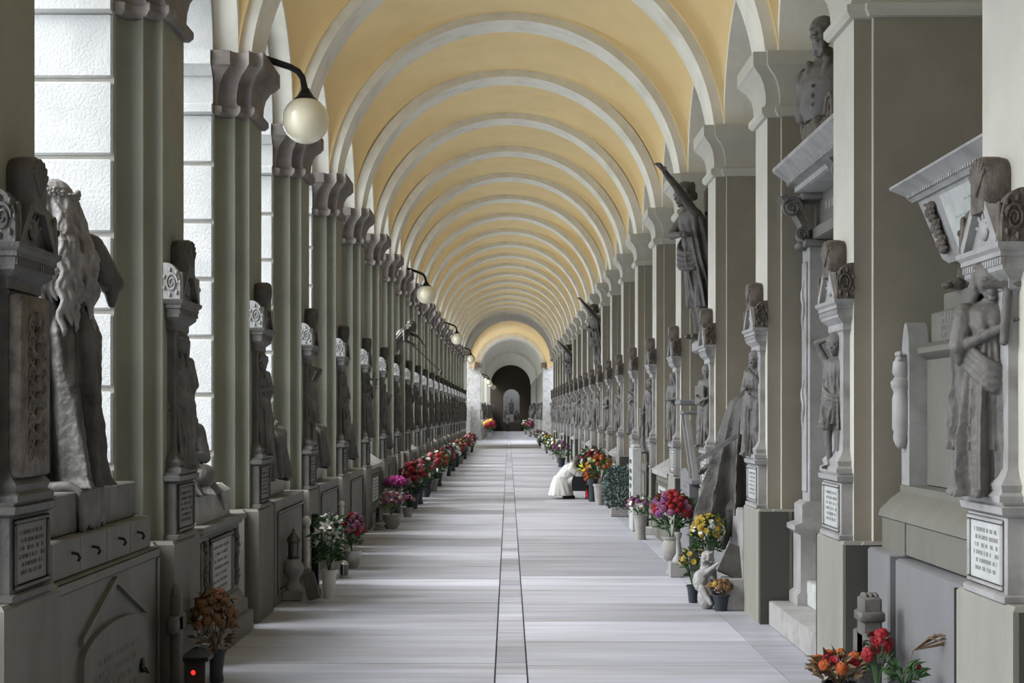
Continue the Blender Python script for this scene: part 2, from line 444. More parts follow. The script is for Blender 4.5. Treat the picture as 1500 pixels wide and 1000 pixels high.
# end wall: dark brown with an arched opening
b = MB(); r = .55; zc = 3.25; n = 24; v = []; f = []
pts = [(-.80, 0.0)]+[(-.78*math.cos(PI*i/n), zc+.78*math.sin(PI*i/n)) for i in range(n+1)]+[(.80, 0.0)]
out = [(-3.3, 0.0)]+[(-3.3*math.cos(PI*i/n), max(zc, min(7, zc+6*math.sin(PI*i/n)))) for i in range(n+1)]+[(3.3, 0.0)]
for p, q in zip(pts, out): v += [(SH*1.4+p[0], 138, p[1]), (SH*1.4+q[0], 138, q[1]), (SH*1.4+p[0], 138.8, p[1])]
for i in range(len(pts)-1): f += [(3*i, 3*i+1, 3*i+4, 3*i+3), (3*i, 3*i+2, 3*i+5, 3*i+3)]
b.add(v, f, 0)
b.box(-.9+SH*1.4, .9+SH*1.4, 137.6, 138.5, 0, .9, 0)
b.box(-3, 3, 142, 142.3, 0, 7, 1); b.box(-2.2, -2, 138.8, 142, 0, 7, 1); b.box(2.4, 2.6, 138.8, 142, 0, 7, 1)
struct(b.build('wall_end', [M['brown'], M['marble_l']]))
# ================================================================ STATUES
def remeshed(mb, mat_, voxel, smooth=4, noise=0, name='statue'):
    """fuse overlapping pieces into one continuous carved surface"""
    me = mb.mesh(name+'_raw', mat_)
    o = bpy.data.objects.new(name, me); COL.objects.link(o)
    m = o.modifiers.new('r', 'REMESH'); m.mode = 'VOXEL'; m.voxel_size = voxel
    if smooth:
        s_ = o.modifiers.new('s', 'SMOOTH'); s_.factor = .5; s_.iterations = smooth
    if noise:
        tx = bpy.data.textures.new('n', 'CLOUDS'); tx.noise_scale = noise[1]
        d = o.modifiers.new('d', 'DISPLACE'); d.texture = tx; d.strength = noise[0]; d.mid_level = .5
    dg = bpy.context.evaluated_depsgraph_get()
    res = bpy.data.meshes.new_from_object(o.evaluated_get(dg))
    bpy.data.objects.remove(o); bpy.data.meshes.remove(me)
    res.name = name
    res.polygons.foreach_set('use_smooth', [True]*len(res.polygons))
    return res

def robe(b, rows, n=72, folds=11, seed=0, depth=1.0, x0=0, y0=0, twist=.6):
    """rows: (z, cx, cy, rx, ry, fold amplitude)"""
    rr = random.Random(seed)
    ph = [rr.uniform(0, 6.28) for _ in range(6)]
    z0 = rows[0][0]; H = abs(rows[-1][0]-z0)+1e-6
    # refine the rows
    R2 = []
    for a, c in zip(rows[:-1], rows[1:]):
        k = max(1, int(abs(c[0]-a[0])/H*16))
        for i in range(k):
            t = i/k; R2.append(tuple(a[j]+(c[j]-a[j])*t for j in range(6)))
    R2.append(rows[-1]); rings = []
    for (z, cx, cy, rx, ry, am) in R2:
        q = (z-z0)/H; ring = []
        for j in range(n):
            t = 2*PI*j/n
            w1 = math.sin(folds*.62*t+ph[0]+twist*3*q+1.3*math.sin(t+ph[1])+.8*math.sin(3*t+ph[4]*q))
            w2 = math.sin((folds*.55)*t+ph[2]-twist*2.2*q)
            w3 = math.sin(folds*1.9*t+ph[3]+2*q)
            f = (1-abs(w1))**.7*.8 + .22*w2 + .14*w3
            k = 1+am*depth*(f-.42)
            ring.append((x0+cx+rx*k*math.cos(t), y0+cy+ry*k*math.sin(t), z))
        rings.append(ring)
    b.loft(rings)

def hand(b, w, d, s=1.0, curl=.35, side=1):
    """palm, four bent fingers of unequal length and a thumb; w wrist, d direction"""
    w = Vector(w); d = Vector(d).normalized()
    u = d.cross(Vector((0,0,1))); u = u.normalized() if u.length > .1 else Vector((0,1,0))
    nrm = u.cross(d).normalized()
    pc = w+d*.05*s
    b.cap(w, pc+d*.03*s, .020*s, .026*s); b.cap(w+u*.012*s, pc+u*.022*s+d*.03*s, .014*s, .013*s); b.cap(w-u*.012*s, pc-u*.022*s+d*.03*s, .014*s, .013*s)
    for i, L in enumerate((.062, .075, .070, .055)):
        base = pc+u*(i-1.5)*.019*s+d*.035*s
        k1 = base+d*L*.5*s-nrm*curl*.012*s; k2 = k1+(d-nrm*curl*1.6).normalized()*L*.5*s
        b.cap(base, k1, .0095*s, .009*s, 8); b.cap(k1, k2, .009*s, .0075*s, 8)
    tb = w+u*side*.024*s+d*.02*s
    tk = tb+(u*side+d*.9).normalized()*.035*s; b.cap(tb, tk, .012*s, .010*s, 8); b.cap(tk, tk+(d+u*side*.2-nrm*.4).normalized()*.03*s, .010*s, .008*s, 8)

def head(b, c, s=1.0, yaw=0, pitch=0, style='bun', seed=0, face=True):
    """c: centre of the head, facing +x before yaw; s: statue height"""
    E = Euler((0, pitch, yaw)).to_matrix().to_4x4(); T = Matrix.Translation(Vector(c)) @ E @ Matrix.Scale(s, 4)
    g = lambda *a, **k: b.ell(*a, M=T, **k)
    g((0,0,.008), (.060, .050, .062)); g((.012,0,-.022), (.046, .038, .045))       # skull, jaw
    if face:
        b.loft([[(.050,-.006,.012),(.050,.006,.012),(.046,.007,.02),(.046,-.007,.02)],[(.078,-.011,-.014),(.078,.011,-.014),(.05,.012,-.010),(.05,-.012,-.010)]], M=T)
        g((.047,.018,.016), (.016,.018,.006)); g((.047,-.018,.016), (.016,.018,.006))    # brows
        g((.049,.018,.004), (.008,.009,.006)); g((.049,-.018,.004), (.008,.009,.006))    # eyes
        g((.044,.022,-.014), (.014,.013,.014)); g((.044,-.022,-.014), (.014,.013,.014))  # cheeks
        g((.056,0,-.028), (.008,.013,.0042)); g((.055,0,-.036), (.008,.011,.0045))       # lips
        g((.048,0,-.054), (.012,.014,.010))                                              # chin
        g((0,.05,-.002), (.012,.006,.018)); g((0,-.05,-.002), (.012,.006,.018))          # ears
    rr = random.Random(seed)
    if style in ('bun', 'long', 'wreath', 'curl'):
        g((-.012,0,.024), (.062,.058,.056))
        for i in range(10):
            a = rr.uniform(-2.6, 2.6); g((.012+.045*math.cos(a)-.03, .052*math.sin(a), .035+rr.uniform(-.02,.02)), (.014,.014,.014), n=8, k=5)
    if style == 'bun': g((-.066,0,.0), (.03,.03,.028))
    if style == 'curl':
        for i in range(26):
            a = rr.uniform(1.0, 5.28); g((-.01+.055*math.cos(a), .055*math.sin(a), rr.uniform(-.035,.06)), .016, n=8, k=5)
    if style in ('long',):
        for i in range(15):
            a = PI+rr.uniform(-1.9, 1.9); L = rr.uniform(.12, .24); p = []
            for q in range(8):
                t = q/7; wv = .008*math.sin(t*14+i)
                rx = .055+.02*t
                p.append((rx*math.cos(a)-.01+wv, (rx+.008*t)*math.sin(a)+wv, .03-L*t-.02*t))
            b.tube(p, [.013]*6+[.011,.004], 7, M=T)
    if style == 'hood':
        g((-.014,0,.018), (.068,.062,.068)); g((-.03,0,-.05), (.055,.062,.085))
        for q in (-1, 1): b.cap((.03,q*.045,.03), (.005,q*.055,-.09), .016, .022, M=T)
        b.cap((.035,-.035,.055), (.035,.035,.055), .014, M=T)
    if style == 'beard':
        g((-.008,0,.026), (.060,.055,.050)); 
        for i in range(16): g((.04+rr.uniform(-.01,.01), rr.uniform(-.03,.03), -.05-rr.uniform(0,.05)), (.014,.012,.018), n=8, k=5)

def figure(s=1.0, arms=None, style='bun', yaw=0, pitch=.12, robe_from=.80, seed=0, folds=10, lean=(0,0), base_r=(.115,.125), hip=(.085,.105), bare=False, knee=False, extras=None, hood_cape=False, flat=1.0, foldamp=.55, mirror=1, hs=1.22, cloak=True):
    """standing draped figure, height about 1*s, facing +x"""
    b = MB(); lx, ly = lean
    L = lambda z: (lx*z, ly*z)
    # trunk and neck
    rows = [(.50, .085,.105), (.56,.080,.098), (.63,.068,.078), (.70,.076,.092), (.76,.078,.105), (.81,.062,.108), (.835,.038,.060), (.87,.028,.030)]
    b.loft([[(L(z)[0]+rx*math.cos(2*PI*j/20), L(z)[1]+ry*math.sin(2*PI*j/20), z) for j in range(20)] for z, rx, ry in rows])
    if style in ('bun','long','hood','wreath') :
        for q in (-1, 1): b.ell((L(.72)[0]+.058, L(.72)[1]+q*.042, .725), (.032,.032,.034))
    hc = (L(.93)[0]+.012, L(.93)[1], .925)
    b.cap((L(.83)[0], L(.83)[1], .83), (hc[0]-.008, hc[1], .89), .028, .026)
    head(b, (hc[0], hc[1], .925+.02*(hs-1)), hs, yaw, pitch, style, seed)
    # arms: shoulder -> elbow -> wrist
    arms = arms or [((.02,.13,.62), (.12,.04,.66)), ((.02,-.13,.62), (.12,-.04,.66))]
    for q, (e, w_) in zip((1, -1), arms):
        sh = Vector((L(.80)[0], L(.80)[1]+q*.105, .800)); e = Vector(e)+Vector((*L(e[2]), 0)); w2 = Vector(w_)+Vector((*L(w_[2]), 0))
        b.ell(sh, (.036,.036,.036)); b.cap(sh, e, .033, .026); b.cap(e, w2, .027, .017)
        hand(b, w2, w2-e, .62, .5, -q)
        if not bare:   # sleeve
            m = sh.lerp(e, .95)
            b.cap(sh, m, .040, .040); b.cap(m, m+Vector((-.01,0,-.07)), .034, .012)
    # robe and skirt
    bx_, by_ = base_r
    zt = robe_from
    rows = []
    if zt > .7: rows += [(zt, *L(zt), .070*flat, .112, .04), (.74, *L(.74), .088*flat, .112, .10), (.66, *L(.66), .080*flat, .088, foldamp*.5)]
    rows += [(.60, *L(.6), .080*flat, .092, foldamp*.6), (.50, *L(.5), hip[0]*1.12*flat, hip[1]*1.08, foldamp*.8)]
    zb = .30 if knee else .0
    rows += [(.25 if not knee else .40, *L(.3), bx_*.95*flat, by_*.95, foldamp)] if True else []
    rows += [(zb+.03, lx*zb, ly*zb, bx_*flat, by_, foldamp*1.25), (zb, lx*zb, ly*zb, bx_*1.1*flat, by_*1.08, foldamp*1.3)]
    robe(b, rows, folds=folds, seed=seed)
    if not knee:
        # bent knee pushing through the cloth, toes
        b.cap((.05, .05*mirror, .50), (.085, .055*mirror, .28), .055, .042); b.cap((.085,.055*mirror,.28), (.04,.06*mirror,.04), .042, .03)
        for q in (-1, 1): b.cap((.05, q*.055, .015), (bx_*flat+.05, q*.06, .012), .022, .016)
    else:
        for q in (-1, 1):
            b.cap((.01, q*.055, .42), (.04, q*.058, .26), .050, .036); b.cap((.04,q*.058,.26), (.01,q*.06,.04), .036, .020)
            b.cap((.0, q*.06, .015), (.09, q*.066, .012), .020, .014)
    if cloak:      # mantle over the back and sides
        cr_ = [(.825, -.022+L(.82)[0], L(.82)[1], .055*flat, .095, .05), (.76, -.022+L(.76)[0], L(.76)[1], .085*flat, .138, .12), (.60, -.03+L(.6)[0], L(.6)[1], .10*flat, .150, .28), (.36, -.03+L(.36)[0], L(.36)[1], .115*flat, .155, .42), (.20 if not knee else .34, -.03+L(.2)[0], L(.2)[1], .125*flat, .160, .5)]
        robe(b, cr_, folds=folds+4, seed=seed+31)
    # over-drapery hanging diagonally
    rr = random.Random(seed+5)
    for i in range(4):
        t = i/3; p = []
        for j in range(9):
            u = j/8
            p.append((L(.6)[0]+(.088+.015*math.sin(u*5))*math.cos((u-.5)*2.4)*flat, (u-.5)*.22, .61-.10*t-.12*(u-.5)*mirror-.05*math.sin(PI*u)))
        b.tube(p, [.012+.008*math.sin(PI*j/8) for j in range(9)], 7)
    if extras: extras(b)
    # small plinth under the feet
    return b, s
def bake_fig(fs, mat_, vox, name, sm=3, noise=(.006, .03)):
    b, s = fs
    M_ = Matrix.Scale(s, 4); b.v = [tuple(M_ @ Vector(p)) for p in b.v]
    return remeshed(b, mat_, vox*s, sm, (noise[0]*s, noise[1]*s) if noise else 0, name)
# ================================================================ FIGURES (meshes)
FIG = {}
def mk(key, f, m='marble', vox=.0065, sm=2): FIG[key] = bake_fig(f, M[m], vox, 'statue', sm)
def cross_in_arm(b):
    b.cap((.185,.03,.66), (.175,.05,1.0), .018, n=8); b.cap((.18,-.04,.90), (.18,.12,.90), .018, n=8)
mk('girl', figure(1.0, style='long', yaw=-.15, pitch=.22, seed=1, folds=9, arms=[((.06,.14,.66),(.12,.12,.80)),((.05,-.13,.64),(.13,.06,.74))], extras=cross_in_arm, base_r=(.13,.14)), vox=.0048)
mk('raised', figure(.90, style='curl', yaw=.2, bare=True, knee=True, seed=2, arms=[((.05,.17,.95),(-.01,.03,1.0)),((.05,-.17,.95),(-.01,-.03,1.0))]), vox=.0055)
mk('mourn', figure(.90, style='hood', pitch=.45, seed=3, folds=12, arms=[((.03,.13,.62),(.11,.0,.80)),((.02,-.13,.62),(.12,.02,.66))]))
def wing(b, side=1, top=1.12, s=1):
    for i in range(7):
        t = i/6; z0 = .80-.03*i
        p = [(-.06, side*.05, z0), (-.12-.02*i, side*(.12+.02*i), z0+.16-.05*i), (-.12, side*(.14+.012*i), z0-.10-.09*i), (-.09, side*(.10+.01*i), z0-.30-.04*i)]
        b.tube(p, [.03,.034,.028,.008], 8)
def wings(b): wing(b, 1); wing(b, -1)
mk('angel', figure(.92, style='curl', yaw=-.3, pitch=.2, seed=4, arms=[((.05,.14,.64),(.15,.04,.80)),((.03,-.14,.62),(.12,-.05,.66))], extras=wings, bare=True))
mk('bearded', figure(.90, style='beard', seed=6, folds=8, arms=[((.05,.14,.64),(.17,.08,.74)),((-.0,-.15,.62),(.06,-.13,.46))]))
def tablet(b): b.bbox(.10,.14,-.11,.05,.52,.76,.01)
mk('tablet', figure(.90, style='bun', yaw=.5, seed=7, folds=10, arms=[((.04,.14,.64),(.13,.04,.58)),((.04,-.14,.64),(.13,-.08,.64))], extras=tablet))
mk('hooded', figure(.90, style='hood', yaw=-.6, pitch=.15, seed=8, folds=7, foldamp=.4, arms=[((.04,.12,.64),(.11,.02,.62)),((.04,-.12,.64),(.11,-.01,.60))], hip=(.10,.115)))
def childx(b):
    head(b, (.10,-.16,.46), .72, .5, .1, 'curl', 3); b.cap((.09,-.16,.40),(.08,-.16,.22), .055, .06); b.cap((.10,-.19,.2),(.11,-.19,.02), .035, .025); b.cap((.08,-.13,.2),(.10,-.13,.02), .035, .025); b.cap((.10,-.13,.38),(.06,-.05,.48), .022, .016)
mk('child', figure(.90, style='hood', yaw=-.2, pitch=.3, seed=9, folds=9, arms=[((.03,.13,.62),(.10,.02,.80)),((.03,-.14,.62),(.09,-.12,.50))], extras=childx))
M['marble_d2'] = mat('brownish_dark_marble', (.13,.118,.11), .5, .4, 5, .25, 45, grime=((.05,.045,.04), 6, .6))
# beckoning figure leaning out of its bay with one arm thrown up
def angel_extra(b):
    for i in range(8):
        t = i/7
        p = [(-.02,-.05,.82), (-.06-.03*t,-.16-.02*i,.98-.05*i), (-.06,-.20-.012*i,.86-.08*i), (-.03,-.17,.62-.05*i)]
        b.tube(p, [.03,.036,.03,.01], 8)
mk('leaning', figure(1.78, hs=1.1, style='curl', yaw=.1, pitch=.25, seed=11, folds=7, lean=(.17,.02), bare=True, foldamp=.42, base_r=(.085,.095), flat=.9, arms=[((.12,.20,.93),(.22,.27,1.03)),((.10,-.12,.68),(.10,.10,.66))], extras=angel_extra), vox=.0045, m='marble_d2')
# long haired girl seen from behind
def hair_long(b):
    b.ell((.002,0,.945), (.068,.062,.070))
    rr = random.Random(9)
    for i in range(64):
        a = PI+rr.uniform(-1.75, 1.75); L = rr.uniform(.22, .47) if abs(a-PI) < 1.3 else rr.uniform(.10,.22)
        p = []; ph = rr.uniform(0, 6); amp = rr.uniform(.004, .009); fr = rr.uniform(50, 85)
        for q in range(26):
            t = q/25; wv = amp*math.sin(t*L*fr+ph); w2 = amp*math.cos(t*L*fr+ph)
            rx = .058+.060*min(1, t*2.2*L/.4)+.014*math.sin(i*1.7)
            ry = .058+.060*min(1, t*2.2*L/.4)
            p.append((.008+rx*math.cos(a)+wv*.7, (ry*math.sin(a))+wv, .945-L*t-.03*t))
        b.tube(p, [.0115]*22+[.010,.009,.007,.003], 7)
mk('back_girl', figure(1.62, hs=1.0, cloak=False, style='none', yaw=-.35, pitch=.25, seed=12, folds=8, foldamp=.6, base_r=(.155,.14), hip=(.11,.115), arms=[((.03,.175,.67),(.15,.05,.80)),((.03,-.175,.67),(.15,-.03,.80))]), vox=.0045, m='marble_d', sm=2)

b_ = MB(); hair_long(b_); M__ = Matrix.Scale(1.62, 4); b_.v = [tuple(M__ @ Vector(p)) for p in b_.v]
HAIR = remeshed(b_, M['hairstone'], .0042, 0, (.003,.02), 'hair')
def custom(key, fn, m='marble', vox=.007, sm=2, noise=(.006,.03)):
    b = MB(); fn(b); FIG[key] = remeshed(b, M[m], vox, sm, noise, 'statue')
# seated veiled woman (faces +x, seat at z=0)
def seated(b, hood=True, h=1.0):
    T = .0
    b.loft([[(cx+rx*math.cos(2*PI*j/18), ry*math.sin(2*PI*j/18), z) for j in range(18)] for z, cx, rx, ry in
        ((.02,-.02,.17,.20),(.14,-.02,.15,.18),(.28,-.01,.12,.145),(.42,.02,.12,.16),(.52,.05,.11,.175),(.60,.07,.07,.11),(.66,.09,.045,.05),(.70,.10,.045,.045))])
    head(b, (.145,0,.775), 1.12, -.2, .45, 'hood' if hood else 'bun', 3)
    for q in (-1, 1):
        b.ell((.06,q*.165,.53), (.06,.06,.06)); b.cap((.06,q*.17,.53), (.14,q*.20,.30), .058, .045)
        b.cap((.14,q*.20,.30), (.33,q*.03,.24+.03*q), .042, .026); hand(b, (.33,q*.03,.24+.03*q), (.1,-q*.08,-.02), 1.0, .6, -q)
        b.cap((.0,q*.10,.10), (.36,q*.13,.13), .105, .085); b.cap((.36,q*.13,.13), (.40,q*.12,-.28), .085, .05)
        b.cap((.37,q*.12,-.32), (.48,q*.12,-.34), .035, .025)
    robe(b, [(.20,.15,0,.26,.22,.06),(.12,.18,0,.30,.25,.10),(-.05,.19,0,.31,.26,.20),(-.33,.20,0,.31,.29,.30)], n=90, folds=12, seed=4)
custom('seated', seated)
def kneel(b):
    b.loft([[(cx+rx*math.cos(2*PI*j/18), ry*math.sin(2*PI*j/18), z) for j in range(18)] for z, cx, rx, ry in
        ((.02,-.02,.17,.20),(.14,-.02,.15,.18),(.28,-.01,.12,.145),(.42,.02,.12,.16),(.52,.05,.11,.175),(.60,.07,.07,.11),(.66,.09,.045,.05),(.70,.10,.045,.045))])
    head(b, (.145,0,.785), 1.4, .1, .35, 'hood', 3)
    for q in (-1, 1):
        b.ell((.06,q*.165,.53), (.06,.06,.06)); b.cap((.06,q*.17,.53), (.10,q*.22,.30), .062, .05)
        b.cap((.10,q*.22,.30), (.30,q*.03,.30+.03*q), .045, .028); hand(b, (.30,q*.03,.30+.03*q), (.1,-q*.08,.05), 1.0, .6, -q)
        b.cap((.0,q*.10,.10), (.34,q*.14,.16), .11, .10); b.cap((.34,q*.14,.14), (.05,q*.15,.04), .09, .05)
    robe(b, [(.50,-.02,0,.11,.17,.10),(.30,-.02,0,.14,.19,.2),(.14,.10,0,.26,.25,.25),(.02,.14,0,.34,.30,.4),(.0,.14,0,.35,.31,.4)], n=90, folds=13, seed=4)
custom('kneel', kneel)
custom('seated_bare', lambda b: seated(b, False))
# shrouded reclining figure, cloth poured over it down the tomb front (x out of the wall, y along it)
def shroud(b):
    n = 170; rings = []
    zt, zb = 1.86, .78
    for i in range(30):
        q = i/29; z = zt+(zb-zt)*q
        cy = .16*q; wy = .22+.36*q**.7; wx = .18+.26*q**.8; ring = []
        for j in range(n):
            t = 2*PI*j/n
            f = (1-abs(math.sin(6.5*t+.6*math.sin(2*t)+q*1.3)))**1.2+.35*math.sin(3*t+1+q)
            k = 1+(.09+.30*q)*(f-.5)
            zz = z-.13*math.sin(t+.9)*q*q
            ring.append((wx*k*math.cos(t), cy+wy*k*math.sin(t), zz))
        rings.append(ring)
    b.loft(rings); b.ell((0,0,1.84), (.175,.215,.09))
    b.cap((.0,.45,1.16), (.10,.66,1.13), .08, .06); b.cap((.10,.66,1.13), (.20,.82,1.22), .055, .04); hand(b, (.20,.82,1.22), (.4,.35,-.12), 1.5, .6)
    head(b, (-.02,.74,1.40), 1.5, 1.2, -.6, 'curl', 6)
    for q in (-1, 1): b.cap((.20,-.08+q*.06,.86), (.24,-.06+q*.05,.66), .06, .045); b.cap((.24,-.06+q*.05,.66), (.28,-.03+q*.06,.50), .05, .035)
custom('shroud', shroud, 'marble_d', .008, 1)
# bust of a bearded old man in a coat
def bust(b):
    b.loft([[(cx+rx*math.cos(2*PI*j/20), ry*math.sin(2*PI*j/20), z) for j in range(20)] for z, cx, rx, ry in
        ((0,0,.14,.17),(.10,0,.16,.21),(.28,0,.15,.24),(.38,0,.12,.21),(.44,.0,.08,.12),(.50,.01,.06,.065),(.54,.02,.06,.06))])
    head(b, (.045,0,.645), 1.75, .15, .1, 'beard', 2)
    for q in (-1, 1):
        b.cap((.13,q*.02,.06), (.09,q*.09,.42), .025, .035); b.ell((0,q*.20,.33), (.09,.07,.10)); b.cap((.0,q*.21,.33), (.03,q*.20,.06), .07, .06)
    for i in range(3): b.ell((.165,0,.10+.07*i), .014)
custom('bust', bust, 'marble', .008, 1)
# dark flying figure with raised wing and lance
def flyer(b):
    T = Matrix.Translation((0,0,.95)) @ Euler((0,.75,0)).to_matrix().to_4x4() @ Matrix.Translation((0,0,-.6))
    f, _ = figure(1, style='curl', yaw=.1, pitch=-.4, seed=21, folds=6, bare=True, arms=[((.16,.12,.86),(.32,.06,.84)),((.10,-.14,.70),(.22,-.02,.74))], foldamp=.2, base_r=(.09,.10))
    b.add([T @ (Vector(p)*1.25) for p in f.v], f.f)
    for q in (-1, 1):
        for i in range(6):
            b.tube([(-.1, q*.05, 1.15), (-.22-.03*i, q*(.10+.02*i), 1.55-.05*i), (-.20, q*(.16+.02*i), 1.75-.13*i)], [.05,.06,.015], 8)
    b.tube([(.10,.1,1.25), (.95,.15,.45)], .014, 8); b.ell((.95,.15,.45), (.03,.03,.05))
custom('flyer', flyer, 'bronze', .010, 2)
# kneeling / slumped mourner for distant bays
def slumped(b):
    b.cap((0,0,.25), (.12,0,.62), .16, .10); head(b, (.22,0,.78), 1.15, .2, .7, 'hood', 5)
    for q in (-1, 1): b.cap((.12,q*.15,.60), (.26,q*.18,.40), .05, .04); b.cap((.26,q*.18,.40), (.36,q*.02,.55), .04, .025)
    robe(b, [(.45,.03,0,.16,.17,.06),(.25,.06,0,.26,.25,.15),(0,.08,0,.36,.32,.3)], n=80, folds=12, seed=8)
custom('slumped', slumped)

# ================================================================ PIER MONUMENTS
def text_rows(b, x, y0, y1, z1, dz, rows, h, seed=0, m=0, fill=.9):
    """rows of tiny raised strokes: an inscription too small to read, on a plane facing +x"""
    rr = random.Random(seed)
    for r in range(rows):
        z = z1-dz*r; y = y0+(y1-y0)*rr.uniform(0, .12); ye = y1-(y1-y0)*rr.uniform(0, .12)
        while y < ye:
            w_ = h*rr.uniform(.35, .75)
            if rr.random() < fill: b.box(x, x+.0015, y, y+w_*.28, z, z+h, m); b.box(x, x+.0015, y, y+w_, z+rr.choice([0,h*.8]), z+h*rr.choice([.2,.99]), m) if rr.random() < .5 else b.box(x, x+.0015, y+w_*.6, y+w_*.85, z, z+h, m)
            y += w_*1.45 + (h*.9 if rr.random() < .18 else 0)
def frame(b, x, y0, y1, z0, z1, w=.02, t=.012, m=0):
    for (a, c, d, e) in ((y0,y1,z0,z0+w),(y0,y1,z1-w,z1),(y0,y0+w,z0+w,z1-w),(y1-w,y1,z0+w,z1-w)): b.bbox(x, x+t, a, c, d, e, t*.4, m)
def volute(b, c, r, axis, out, m=0, turns=2.2, th=.02):
    p = []; n = 30
    for i in range(n+1):
        t = i/n; a = t*turns*2*PI; q = r*(1-.85*t)
        u, v = q*math.cos(a), q*math.sin(a)
        p.append((c[0]+u, c[1]+out, c[2]+v) if axis == 'y' else (c[0]+out, c[1]+u, c[2]+v))
    b.tube(p, [th*(1-.5*i/n) for i in range(n+1)], 6, m)
def parts_monument(pm, carve_m, crest_m, relief=False):
    P = {}
    b = MB()
    b.bbox(-.01, .095, -.265, .265, .935, .975, .008); b.bbox(-.01, .075, -.25, .25, .97, 1.30, .006)
    b.loft([[(x, -y, z), (x, y, z), (-.01, y, z), (-.01, -y, z)] for x, y, z in ((.075,.25,1.295),(.10,.275,1.31),(.105,.28,1.34),(.09,.265,1.345),(.10,.27,1.36))])
    frame(b, .075, -.225, .225, .985, 1.285, .022, .016)
    P['pedestal'] = b.mesh('pedestal', pm, 40)
    b = MB(); b.box(.074, .079, -.2, .2, 1.01, 1.265, 0); text_rows(b, .079, -.16, .16, 1.215, .034, 6, .018, 3, 1)
    P['panel'] = b.mesh('inscription_panel', [M['marble_w'] if pm is M['marble_l'] else M['tomb_l'], M['ink'] if pm is M['marble_l'] else M['dark']])
    b = MB()      # back plate with moulded base
    b.loft([[(x, -y, z), (x, y, z), (-.01, y, z), (-.01, -y, z)] for x, y, z in ((.125,.24,1.36),(.125,.24,1.385),(.10,.215,1.40),(.11,.225,1.43),(.08,.20,1.46),(.055,.18,1.50),(.05,.175,2.22),(.06,.19,2.25))])
    P['plate'] = b.mesh('back_plate', pm, 40)
    b = MB()
    b.loft([[(x, -y, z), (x, y, z), (-.01, y, z), (-.01, -y, z)] for x, y, z in ((.06,.19,2.245),(.085,.21,2.26),(.085,.21,2.30),(.15,.25,2.335),(.16,.255,2.385),(.175,.265,2.39),(.175,.265,2.41),(.20,.28,2.425),(.205,.285,2.445))])
    for j in range(17): b.box(.14, .168, -.25+.0305*j, -.25+.0305*j+.018, 2.355, 2.385)
    P['ent'] = b.mesh('entablature', pm, 40)
    b = MB()      # gable with raking cornice facing the walk
    b.prism([(-.22, 2.445), (.22, 2.445), (0, 2.70)], .0, .13, 'x')
    for q in (-1, 1): b.loft([[(x0, q*.26, 2.445), (x0, q*.20, 2.445), (x0, 0, 2.685), (x0, 0, 2.745)] for x0 in (.0, .19)])
    b.ell((.14, 0, 2.53), (.03,.05,.05)); 
    for i in range(5):
        a = PI*(i+.5)/5; b.cap((.145,0,2.52), (.15,.09*math.cos(a),2.52+.08*math.sin(a)), .014, .01, 6)
    P['gable'] = b.mesh('gable', pm, 40)
    for q in (-1, 1):      # side acroteria: quarter discs carved with rosettes
        b = MB()
        pts = [(.0, 2.445), (.17, 2.445), (.17, 2.50)]+[(.03+.14*math.cos(a*PI/2/7), 2.53+.14*math.sin(a*PI/2/7)) for a in range(8)]+[(.0, 2.67)]
        b.prism(pts, q*.285, q*.20, 'y', 0)
        volute(b, (.085, 0, 2.545), .062, 'y', q*.288, 0, 2.0, .011)
        for i in range(7):
            a = 2*PI*i/7; b.ell((.085+.082*math.cos(a), q*.288, 2.548+.080*math.sin(a)), (.016,.010,.016), 7, 5)
        b.cap((.165,q*.24,2.45),(.165,q*.24,2.60), .022, .018, 8)
        P['acro%d' % q] = b.mesh('acroterion', carve_m, 60)
    b = MB()      # tall crest, palmette carved on its face
    ring = lambda x, k: [(x, .105*k*math.cos(PI*j/10), 2.76+.085*k*math.sin(PI*j/10)) for j in range(11)]+[(x,-.10*k,2.60),(x,.10*k,2.60)]
    b.loft([ring(.0, .9), ring(.05, 1), ring(.13, 1), ring(.155, .85)])
    for i in range(7):
        a = PI*(i+.5)/7; b.cap((.158,0,2.68), (.155,.085*math.cos(a),2.75+.07*math.sin(a)), .012, .016, 6)
    P['crest'] = b.mesh('crest', crest_m, 50)
    if relief:
        b = MB(); b.bbox(.04, .10, -.19, .19, 1.46, 2.24, .01); b.build
        for i in range(9):
            z = 1.55+.07*i
            for q in (-1, 1): volute(b, (0, q*.07, z), .045, 'x', .10, 0, 1.3, .012)
            b.ell((.105, 0, z+.03), (.02,.025,.035), 8, 5)
        P['relief'] = b.mesh('carved_panel', [M['carve']], 60)
    return P
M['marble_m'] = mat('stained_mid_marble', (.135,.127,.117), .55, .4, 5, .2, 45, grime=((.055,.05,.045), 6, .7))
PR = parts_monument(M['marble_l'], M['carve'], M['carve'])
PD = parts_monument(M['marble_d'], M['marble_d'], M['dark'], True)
PL = parts_monument(M['marble_m'], M['marble_l'], M['dark'], True)
